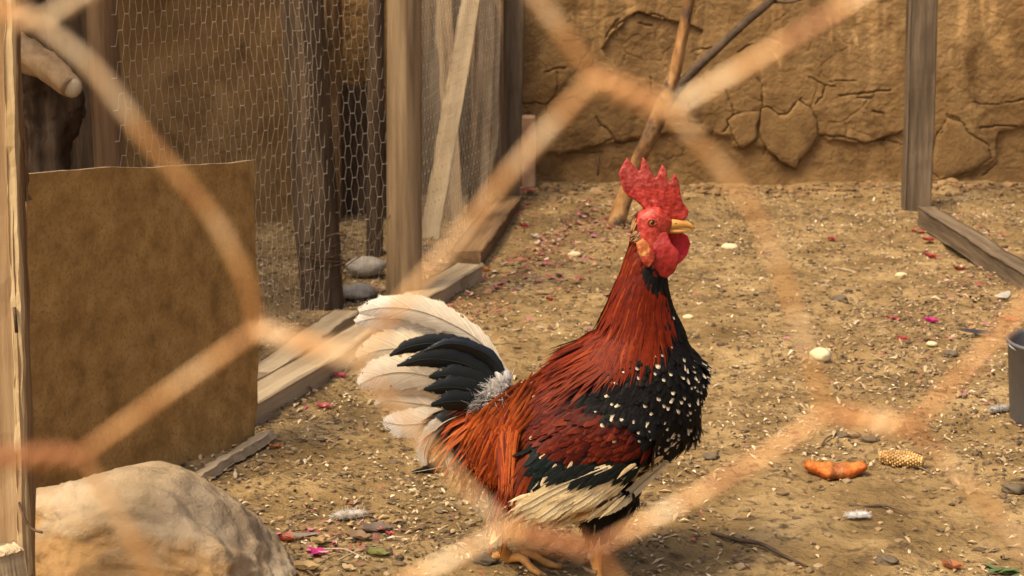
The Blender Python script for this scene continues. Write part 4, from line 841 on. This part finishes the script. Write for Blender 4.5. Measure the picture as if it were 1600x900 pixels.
for x, y in pick_spots(36000, dens=dchaff):
    L_ = random.uniform(.002, .006) * (1.5 if random.random() < .08 else 1); L_ = L_ * (2.2 if random.random() < .12 else 1); w_ = min(L_ * random.uniform(.3, .75), .0035); a = random.uniform(0, 6.28); c, s_ = math.cos(a), math.sin(a); z = float(gh(x, y)) + .0015
    tl = random.gauss(0, .35); b_ = random.uniform(.1, .5) * L_; col_ = random.choice(PALE) if random.random() < .5 else random.choice(DRK)
    if random.random() < (.25 if beamside(x, y) and y > 3.4 else .012): col_ = random.choice(REDS)
    vs = []
    for i, j, k in ((-1, 0, 0), (0, -1, b_), (1, 0, 0), (0, 1, b_), (0, 0, b_ * 1.4)):
        px_, py_ = i * L_, j * w_; vs.append((x + px_ * c - py_ * s_, y + px_ * s_ + py_ * c, z + k + tl * px_ + .001))
    mb.add(vs, [(0, 1, 4), (1, 2, 4), (2, 3, 4), (3, 0, 4)], jit(col_, .25))
o = mb.build('chaff', M['litter'], None, smooth=False); tag(o, 'scattered pale husks, chaff and seed over the earth', 'chaff', kind='stuff')
mb = MB()
for x, y in pick_spots(9000, dens=lambda x, y: max(.1, min(1, .5 + 1.6 * float(fbm(x * 2.7 + 14, y * 2.7 + 3, 3))))):
    r = random.choice((.0028, .0035, .0045, .0055, .0075)) * random.uniform(.7, 1.2); z = float(gh(x, y)); k = np.array([random.uniform(.8, 1.5), random.uniform(.7, 1.1), random.uniform(.45, .8)])
    v = IV * k * r * (1 + rng.uniform(-.22, .22, (len(IV), 1))); col_ = random.choice(((.20, .14, .07), (.25, .175, .09), (.15, .105, .055), (.30, .22, .12), (.11, .075, .04)))
    mb.add((v + np.array([x, y, z + r * .2])).tolist(), IF, jit(col_, .2))
for _ in range(700):                                       # crumbs fallen from the wall along its foot
    x = random.uniform(-.2, 1.9); y = WALL_Y - .03 - abs(random.gauss(0, .07)); r = random.choice((.004, .006, .009, .014)) * random.uniform(.7, 1.2); z = float(gh(x, y)); v = IV * np.array([random.uniform(.8, 1.5), random.uniform(.7, 1.1), random.uniform(.5, .8)]) * r * (1 + rng.uniform(-.25, .25, (len(IV), 1)))
    mb.add((v + np.array([x, y, z + r * .2])).tolist(), IF, jit((.22, .135, .06), .3))
o = mb.build('grit', M['litter'], None, smooth=False); tag(o, 'small clods and grit strewn over the trodden earth', 'grit', kind='stuff')
mb = MB(); LC = [(.30, .12, .07), (.22, .10, .06), (.36, .16, .13), (.40, .24, .12), (.28, .06, .06), (.46, .36, .26), (.16, .09, .05), (.34, .12, .16)]
def drift(n, fn, smin=.006, smax=.014):
    for _ in range(n):
        x, y = fn(); L_ = random.uniform(smin, smax); w_ = L_ * random.uniform(.4, .7); a = random.uniform(0, 6.28); c_, s_ = math.cos(a), math.sin(a); z = float(gh(x, y)) + .002 + random.random() ** 2 * .008; t1 = random.gauss(0, .4); t2 = random.gauss(0, .4); b_ = random.uniform(.1, .4) * L_; vs = []
        for i, j, k in ((-1, 0, b_), (-.4, -.8, 0), (.5, -.8, 0), (1, 0, b_), (.5, .8, .2 * b_), (-.4, .8, 0), (0, 0, -.1 * b_)): vs.append((x + i * L_ * c_ - j * w_ * s_, y + i * L_ * s_ + j * w_ * c_, z + k + max(-.3, min(.3, t1)) * i * L_ * .5 + max(-.3, min(.3, t2)) * j * w_ * .5 + .002))
        mb.add(vs, [(q, (q + 1) % 6, 6) for q in range(6)], jit(random.choice(LC), .3))
def by_beam():
    y = random.triangular(3.3, 5.55, 5.0); return (-.45 + (y - 2.94) * .252 + .06 + abs(random.gauss(0, .13)), y)
def behind_beam():
    y = random.uniform(4.0, 5.4); return (-.45 + (y - 2.94) * .252 - .08 - abs(random.gauss(0, .09)), y)
def right_side():
    y = random.uniform(3.0, 5.2); return (.30 * y - abs(random.gauss(0, .14)) - .02, y)
def by_stone(): return (random.gauss(-.24, .055), random.gauss(2.30, .05))
drift(420, by_beam); drift(220, behind_beam); drift(260, right_side, .004, .010); drift(60, by_stone, .004, .009)
tag(mb.build('leaf_litter', M['litter'], None, smooth=False), 'drifts of reddish brown dry leaf scraps along the beams', 'leaf litter', kind='stuff')
# ------------------------------------------------------------------ single bits of litter
def bit(name, label, cat, mb, mat, o_, smooth=True, group=None): return tag(mb.build(name, M[mat], None, smooth=smooth, origin=o_), label, cat, group)
def petal_mesh(p, L_, w_, col_, curl=.4, ang=None):
    mb = MB(); a = random.uniform(0, 6.28) if ang is None else ang; d = Vector((math.cos(a), math.sin(a), 0)); s_ = Vector((-d.y, d.x, 0)); vs = []; n = 6
    for i in range(n + 1):
        t = i / n; w = w_ * math.sin(min(1, .12 + t * .95) * math.pi) ** .7
        for k in range(5):
            q = -1 + k / 2; vs.append(p + d * (L_ * (t - .5)) + s_ * (q * w / 2) + Vector((0, 0, .003 + curl * w * .5 * q * q + curl * L_ * (t - .5) ** 2 + .0018 * math.sin(i * 2.1 + k * 1.7))))
    mb.add(vs, [(i * 5 + k, i * 5 + k + 1, i * 5 + k + 6, i * 5 + k + 5) for i in range(n) for k in range(4)], [jit(col_, .12) for _ in vs]); return mb
RED = (.34, .035, .04); MAG = (.55, .03, .22); PNK = (.50, .10, .12); DRY = (.52, .36, .16); ORG = (.50, .20, .05)
for u, v, s_, c_, lab, nm in (
    (1438, 366, 26, RED, 'crimson petal by the white feather near the grey beam', 'petal'), (1452, 378, 22, RED, 'crimson petal touching the quill of the white feather', 'petal'), (1482, 360, 20, RED, 'crimson petal beside the end of the dull grey beam', 'petal'), (1456, 404, 22, RED, 'crimson petal below the white feather', 'petal'),
    (1500, 423, 20, (.26, .04, .04), 'dark red petal on the earth under the grey beam', 'petal'), (1394, 500, 18, (.36, .06, .07), 'small faded red petal on open earth', 'petal'), (1411, 532, 20, RED, 'red petal on the earth above the pale bread crust side', 'petal'), (1457, 505, 24, MAG, 'dark magenta petal before the grey feather', 'petal'), (1583, 504, 26, (.40, .09, .06), 'brick red petal beside the bucket', 'petal'),
    (1300, 376, 14, RED, 'tiny red petal far out before the mud wall', 'petal'), (497, 868, 38, MAG, 'bright magenta petal in the litter heap by the boulder', 'petal'), (448, 846, 26, (.44, .09, .05), 'orange red petal touching the boulder', 'petal'), (484, 838, 24, (.36, .10, .07), 'dull red petal at the top of the litter heap', 'petal'), (506, 850, 40, DRY, 'dry yellow leaf in the litter heap', 'leaf'),
    (533, 590, 22, (.58, .08, .12), 'pink petal on the earth under the tail', 'petal'), (508, 638, 26, PNK, 'faded pink petal beside the long beam', 'petal'), (610, 838, 14, PNK, 'tiny pink petal by the grey feather', 'petal'), (590, 868, 40, (.22, .22, .06), 'olive green leaf at the edge of the litter heap', 'leaf'), (482, 893, 42, DRY, 'dry buff leaf below the magenta petal', 'leaf'), (545, 893, 26, (.58, .44, .22), 'small straw coloured leaf below the olive leaf', 'leaf'),
    (530, 472, 42, (.52, .20, .05), 'curled orange leaf lying behind the plank', 'leaf'), (706, 330, 26, ORG, 'orange leaf caught in the netting foot', 'leaf'), (690, 356, 22, (.40, .13, .06), 'rust leaf behind the short brown beam', 'leaf'), (672, 345, 20, (.58, .25, .22), 'pale pink petal behind the smooth grey post', 'petal'), (432, 700, 22, (.45, .16, .05), 'upright rusty leaf by the hardboard corner', 'leaf'), (760, 424, 16, ORG, 'small orange petal at the end of the long beam', 'petal'),
    (826, 300, 20, PNK, 'pink petal at the foot of the wall', 'petal'), (838, 372, 18, (.60, .55, .5), 'whitish petal on reddish litter', 'petal'), (820, 355, 16, RED, 'red petal among litter by the short brown beam', 'petal'), (778, 452, 16, (.42, .12, .12), 'faded red petal below the long beam end', 'petal'), (860, 470, 14, RED, 'small red petal behind the rooster neck', 'petal'), (1490, 890, 34, (.40, .14, .05), 'rusty leaf near the green seedling', 'leaf'),
    (590, 830, 54, (.20, .155, .12), 'grey brown withered leaf in the litter heap', 'leaf'), (560, 845, 40, (.26, .17, .10), 'withered brown leaf beneath the white fluff', 'leaf'), (455, 590, 26, PNK, 'faded petal lying on the thin pale plank', 'petal')):
    p = G(u, v); L_ = s_ / F * (p - CAM).length; bit(nm, lab, nm, petal_mesh(p, L_, L_ * random.uniform(.55, .8), c_, random.uniform(.3, .7), random.uniform(-.5, .5)), 'petal', p)
def feather_bit(u, v, Lpx, c_, ang, lab, fluffy=False, wr=.28):
    p = G(u, v, .006); L_ = Lpx / F * (p - CAM).length; mb = MB(); d = Vector((math.cos(ang), math.sin(ang), 0)); s_ = Vector((-d.y, d.x, 0))
    if fluffy:
        for t_ in (-.2, .05, .25):
            v, f = lump((0, 0, 0), L_ * .15, t_ * 9, 2, (1.2, .9, .6), .3, 2.5); mb.add([q_ + p + d * L_ * t_ + Vector((0, 0, L_ * .05)) for q_ in v], f, c_)
        for k in range(600):
            q = p + d * random.uniform(-.35, .35) * L_; e = Vector((random.gauss(0, .6), random.gauss(0, .5), abs(random.gauss(.25, .3)))).normalized(); mb.tube([q, q + e * L_ * .14, q + e * L_ * random.uniform(.16, .32) + Vector((0, 0, -L_ * .04))], [.0004, .0003, .0001], 3, jit(c_, .12), cap=False)
    else:
        n = 10; vs = []
        for i in range(n + 1):
            t = i / n; w = L_ * wr * [.15, .55, .8, .95, 1, 1, .95, .85, .7, .45, .05][i]
            for k in range(5): q = -1 + k / 2; vs.append(p + d * L_ * (t - .5) + s_ * (q * w / 2 + .12 * L_ * math.sin(t * 2.6)) + Vector((0, 0, .002 + .22 * L_ * (t - .5) ** 2 + .14 * w * (1 - q * q))))
        mb.add(vs, [(i * 5 + k, i * 5 + k + 1, i * 5 + k + 6, i * 5 + k + 5) for i in range(n) for k in range(4)], [jit(c_, .1) for _ in vs])
    return bit('feather', lab, 'feather', mb, 'down', p)
feather_bit(1340, 812, 40, (.92, .91, .90), .2, 'white downy feather lying below the pumpkin rind', True)
feather_bit(1441, 385, 46, (.70, .68, .66), -.25, 'white feather among crimson petals near the grey beam')
feather_bit(1572, 468, 54, (.74, .71, .64), 1.0, 'large white feather on the earth behind the bucket', wr=.38)
feather_bit(1528, 526, 60, (.075, .08, .095), -.4, 'slate grey feather lying beside the bucket', wr=.36)
feather_bit(545, 812, 58, (.80, .75, .68), .3, 'fluffy whitish feather on top of the litter heap', True)
feather_bit(470, 846, 60, (.40, .36, .32), .1, 'pale grey feather lying across the litter heap', wr=.26)
feather_bit(1560, 645, 40, (.66, .64, .62), .5, 'small white feather at the foot of the bucket', True)
def lumpthing(name, u, v, rpx, sq, mat, lab, cat, seed, amp=.18, col_=(1, 1, 1), sub=3, up=.55):
    p = G(u, v); r = rpx / F * (p - CAM).length; mb = MB(); vs, fs = lump((0, 0, 0), r, seed, sub, sq, amp, 1.6); mb.add([q + p + Vector((0, 0, r * sq[2] * up)) for q in vs], fs, col_); return bit(name, lab, cat, mb, mat, p)
lumpthing('bread_crust', 1281, 562, 15, (1, .8, .75), 'litter', 'pale cream lump of bread on open earth', 'bread', 3, .22, (.72, .62, .38))
for u, v, r, lab in ((1140, 390, 11, 'pale corn husk piece before the mud wall'), (898, 400, 8, 'small pale crumb left of the neck'), (1408, 432, 7, 'small round pale crumb near crimson petals'), (1456, 540, 7, 'white crumb beside the red petal'), (1075, 498, 7, 'pale crumb touching the breast outline')):
    lumpthing('crumb', u, v, r, (1.35, .8, .6), 'litter', lab, 'crumb', u % 17, .2, (.66, .55, .32), 2)
for u, v, r, lab in ((1483, 556, 12, 'dark clod beside the slate grey feather'), (1310, 470, 13, 'flat dark clod on open earth'), (1358, 690, 15, 'blackish clod above the corn cob'), (1316, 682, 11, 'dark clod with a twig above the pumpkin rind'), (1386, 880, 18, 'dark crumbling clod near the lower twig'), (1586, 768, 20, 'black shiny stone below the bucket'), (757, 880, 22, 'dark lump at a dark spot behind the far leg'), (500, 690, 10, 'dark clod left of the tail'), (690, 800, 9, 'small brown clod below the tail'), (1110, 716, 13, 'brown clod before the breast'), (1330, 640, 9, 'brown clod in reddish grit'), (1455, 700, 8, 'small dark clod past the corn cob')):  # the lump by the far leg only fills a dark spot
    lumpthing('earth_clod', u, v, r * .72, (1.3, .9, .55), 'litter', lab, 'clod', (u + v) % 23, .42, (.125, .095, .06), 3)
def twig(u0, v0, u1, v1, r, mat, lab, mids=(), name='twig'):
    q = [G(u0, v0, .004)] + [G(a, b, .007) for a, b in mids] + [G(u1, v1, .004)]; c = bez(q, 7); mb = MB(); mb.tube(c, interp([r * .8, r, r * .8, r * .4], len(c)), 7, rough=.18); return bit(name, lab, 'twig', mb, mat, q[0])
twig(1112, 836, 1262, 890, .0034, 'darktwig', 'long dark twig on the earth below the breast', ((1150, 850), (1190, 858), (1225, 876)))
twig(1146, 878, 1172, 892, .0022, 'darktwig', 'short dark twig beside the long dark twig')
twig(1284, 700, 1312, 680, .0018, 'darktwig', 'thin bent twig above the pumpkin rind', ((1292, 690),))
twig(1303, 421, 1340, 428, .0035, 'palewood', 'pale straw stalk on the earth before the wall', ((1318, 425),), 'straw')
twig(905, 411, 952, 418, .007, 'greywood', 'flat grey stick lying behind the rooster neck', name='stick')
twig(528, 880, 600, 858, .0016, 'palewood', 'yellow straw under the olive leaf', ((560, 868),), 'straw')
twig(505, 862, 575, 880, .0014, 'palewood', 'thin straw crossing the litter heap', ((540, 866),), 'straw')
twig(640, 834, 672, 826, .0014, 'brownwood', 'thin reddish stalk right of the litter heap')
twig(1350, 795, 1420, 808, .0022, 'darktwig', 'dark twig right of the downy feather', ((1385, 797),))
# chewed pumpkin rind: a crescent wedge lying on its back
c0 = G(1305, 746); ax = Vector((1, -.08, 0)).normalized(); ay = Vector((.08, 1, 0)).normalized(); Rr = .052 ; mb = MB(); vs = []; cs = []; n1, n2 = 40, 14
for i in range(n1 + 1):
    a = R(205) + R(130) * i / n1; t = i / n1; rad_ = .0165 * (math.sin(math.pi * min(1, max(0, .06 + t * .90))) ** .45) * (1 + .10 * math.sin(t * 21) + .12 * float(fbm(t * 9, 2, 2))); cx = c0 + ax * (math.cos(a) * .050) + Vector((0, 0, .034 + math.sin(a) * .020))
    for k in range(n2):
        b = 2 * math.pi * k / n2; inner = math.cos(b) > .35
        rr_ = rad_ * (.62 if inner else 1) * (1 + .05 * random.random()); dirr = (ax * math.cos(a) * .5 + Vector((0, 0, math.sin(a)))).normalized() * -1
        vs.append(cx + dirr * math.cos(b) * rr_ + ay * math.sin(b) * rr_ * 1.35)
        mid = .40 < t < .62
        cs.append(jit((.62, .9, 1.9) if (mid and random.random() < .8) else ((.85, 1.25, 1.5) if inner else (1, 1, 1)), .12))
mb.add(vs, [(i * n2 + k, i * n2 + (k + 1) % n2, (i + 1) * n2 + (k + 1) % n2, (i + 1) * n2 + k) for i in range(n1) for k in range(n2)] + [tuple(range(n2 - 1, -1, -1)), tuple(n1 * n2 + k for k in range(n2))], cs)
bit('pumpkin_rind', 'chewed orange pumpkin rind curved like a crescent on the earth', 'pumpkin', mb, 'pumpkin', c0)
# corn cob
c0 = G(1408, 728, .012); cob = thing('corn_cob', 'dry yellow corn cob lying beside the pumpkin rind', 'corn', c0); d = Vector((1, -.42, 0)).normalized(); s_ = Vector((-d.y, d.x, 0)); Lc = .072
mb = MB(); mb.tube([c0 + d * Lc * (t - .5) for t in np.linspace(0, 1, 12)], [.0115 * math.sin(math.pi * (.1 + .82 * t)) ** .5 for t in np.linspace(0, 1, 12)], 14, (.75, .7, .6)); mb.build('core', M['corn'], cob)
mb = MB()
for i in range(17):
    t = .04 + .92 * i / 16; rc = .0118 * math.sin(math.pi * (.1 + .82 * t)) ** .5
    for k in range(12):
        a = 2 * math.pi * (k + .5 * (i % 2)) / 12; q = c0 + d * Lc * (t - .5) + (s_ * math.cos(a) + Vector((0, 0, math.sin(a)))) * rc; miss = random.random() < .22
        v = IV * np.array([.0021, .0026, .0026]) * (.55 if miss else 1); mb.add((v + np.array(q)).tolist(), IF, jit((.5, .38, .25) if miss else (1.05, 1.0, .9), .15))
ko = mb.build('kernels', M['corn'], cob); ko['kind'] = 'stuff'
# green seedling at the lower right
g0 = G(1572, 898); sg = thing('green_seedling', 'small grey green seedling growing from the bare earth', 'plant', g0)
for k in range(13):
    a = k * 2.4 + .3; L_ = random.uniform(.014, .030); d = Vector((math.cos(a), math.sin(a), random.uniform(.2, .8))).normalized(); mb = MB(); s_ = d.cross(Vector((0, 0, 1))).normalized(); vs = []; r0 = g0 + Vector((random.gauss(0, .006), random.gauss(0, .006), .002))
    for i in range(6):
        t = i / 5; w = .009 * math.sin(math.pi * min(1, .08 + t * .92)) ** .8
        for q in (-1, 0, 1): vs.append(r0 + d * L_ * t + s_ * q * w / 2 + Vector((0, 0, -.010 * t * t + .002 * abs(q))))
    mb.add(vs, [(i * 3 + q, i * 3 + q + 1, i * 3 + q + 4, i * 3 + q + 3) for i in range(5) for q in (0, 1)]); mb.build('leaf', M['leaf'], sg)
# ------------------------------------------------------------------ coarse hexagonal wire of the near fence, a hand's breadth from the lens
FY = .255; fence = thing('wire_fence', 'coarse rusty hexagonal wire fence blurred right before the lens', 'wire fence', (0, FY, float(gh(0, FY))))
va = Vector((375, 410)); vb = Vector((-505, 290)); A0 = Vector((990, 150)); tw = Vector((62, 26))
known = {(0, 0): ((932, 122), (1048, 172)), (0, 1): ((402, 516), (560, 560)), (0, 2): ((-30, 716), (128, 712)), (1, 1): ((792, 828), (930, 858)), (1, 0): ((1292, 646), (1425, 668)), (-1, 1): ((-95, -20), (62, 36)), (0, -1): ((1462, -82), (1590, -40)), (1, 2): ((270, 960), (400, 1010))}
node = {}
for i in range(-40, 60):
    for j in range(-40, 60):
        c = A0 + va * i + vb * j
        if -2300 < c.x < 3900 and -1500 < c.y < 9600:
            if (i, j) in known: node[(i, j)] = tuple(Vector(k) for k in known[(i, j)])
            else:
                jt = Vector((random.uniform(-25, 25), random.uniform(-25, 25))); node[(i, j)] = (c - tw + jt, c + tw + jt + Vector((0, random.uniform(-12, 12))))
bend = {((0, 0), (1, 0)): [(1180, 335), (1246, 500)], ((0, 1), (-1, 1)): [(385, 440), (330, 335), (235, 225), (150, 112)], ((0, 1), (0, 2)): [(325, 570), (220, 645)], ((0, 0), (0, 1)): [(820, 243), (700, 392), (640, 460)], ((1, 0), (1, 1)): [(1190, 715), (1050, 795)], ((0, 1), (1, 1)): [(620, 640), (705, 735)]}
WR = .00068; rest = MB(); origin_px = lambda q: P(q[0], q[1], FY)
def nearframe(a, b): return max(a[0], b[0]) > -60 and min(a[0], b[0]) < 1660 and max(a[1], b[1]) > -60 and min(a[1], b[1]) < 960
def strand(a, b, mids, key):
    q = [origin_px(a)] + [origin_px(m) for m in mids] + [origin_px(b)]
    if not mids:
        m = Vector(a).lerp(Vector(b), .5); q = [q[0], origin_px(m + Vector((random.uniform(-10, 10), random.uniform(-10, 10)))) + Vector((0, random.uniform(-.002, .002), 0)), q[1]]
    c = bez(q, 8)
    if nearframe(a, b): mb = MB(); mb.tube(c, WR, 10); mb.build('wire_strand', M['wire'], fence)
    else: rest.tube(c, WR, 5)
def twist(l, r):
    a, b = origin_px(l), origin_px(r); d = (b - a); ln = d.length; d.normalize(); n1 = d.cross(Vector((0, 1, 0))).normalized(); n2 = Vector((0, 1, 0)); near = nearframe(l, r)
    mb = MB() if near else rest
    for ph in (0, math.pi):
        q = []
        for k in range(33 if near else 13):
            t = k / (32 if near else 12); an = ph + t * 2 * math.pi * 2.5; e = min(1, min(t, 1 - t) * 8); q.append(a + d * ln * t + (n1 * math.cos(an) + n2 * math.sin(an)) * WR * 1.35 * e)
        mb.tube(q, WR * 1.15, 10 if near else 5)
    if near: mb.build('wire_twist', M['wire'], fence)
for (i, j), (l, r) in node.items():
    twist(l, r)
    if (i, j + 1) in node: strand(l, node[(i, j + 1)][1], bend.get(((i, j), (i, j + 1)), []), 0)          # down-left
    if (i - 1, j) in node: strand(l, node[(i - 1, j)][1], bend.get(((i, j), (i - 1, j)), []) if ((i, j), (i - 1, j)) in bend else [], 0) if ((i - 1, j), (i, j)) not in bend else strand(node[(i - 1, j)][1], l, bend[((i - 1, j), (i, j))], 0)
o = rest.build('outer_mesh', M['wire'], fence); o['kind'] = 'stuff'
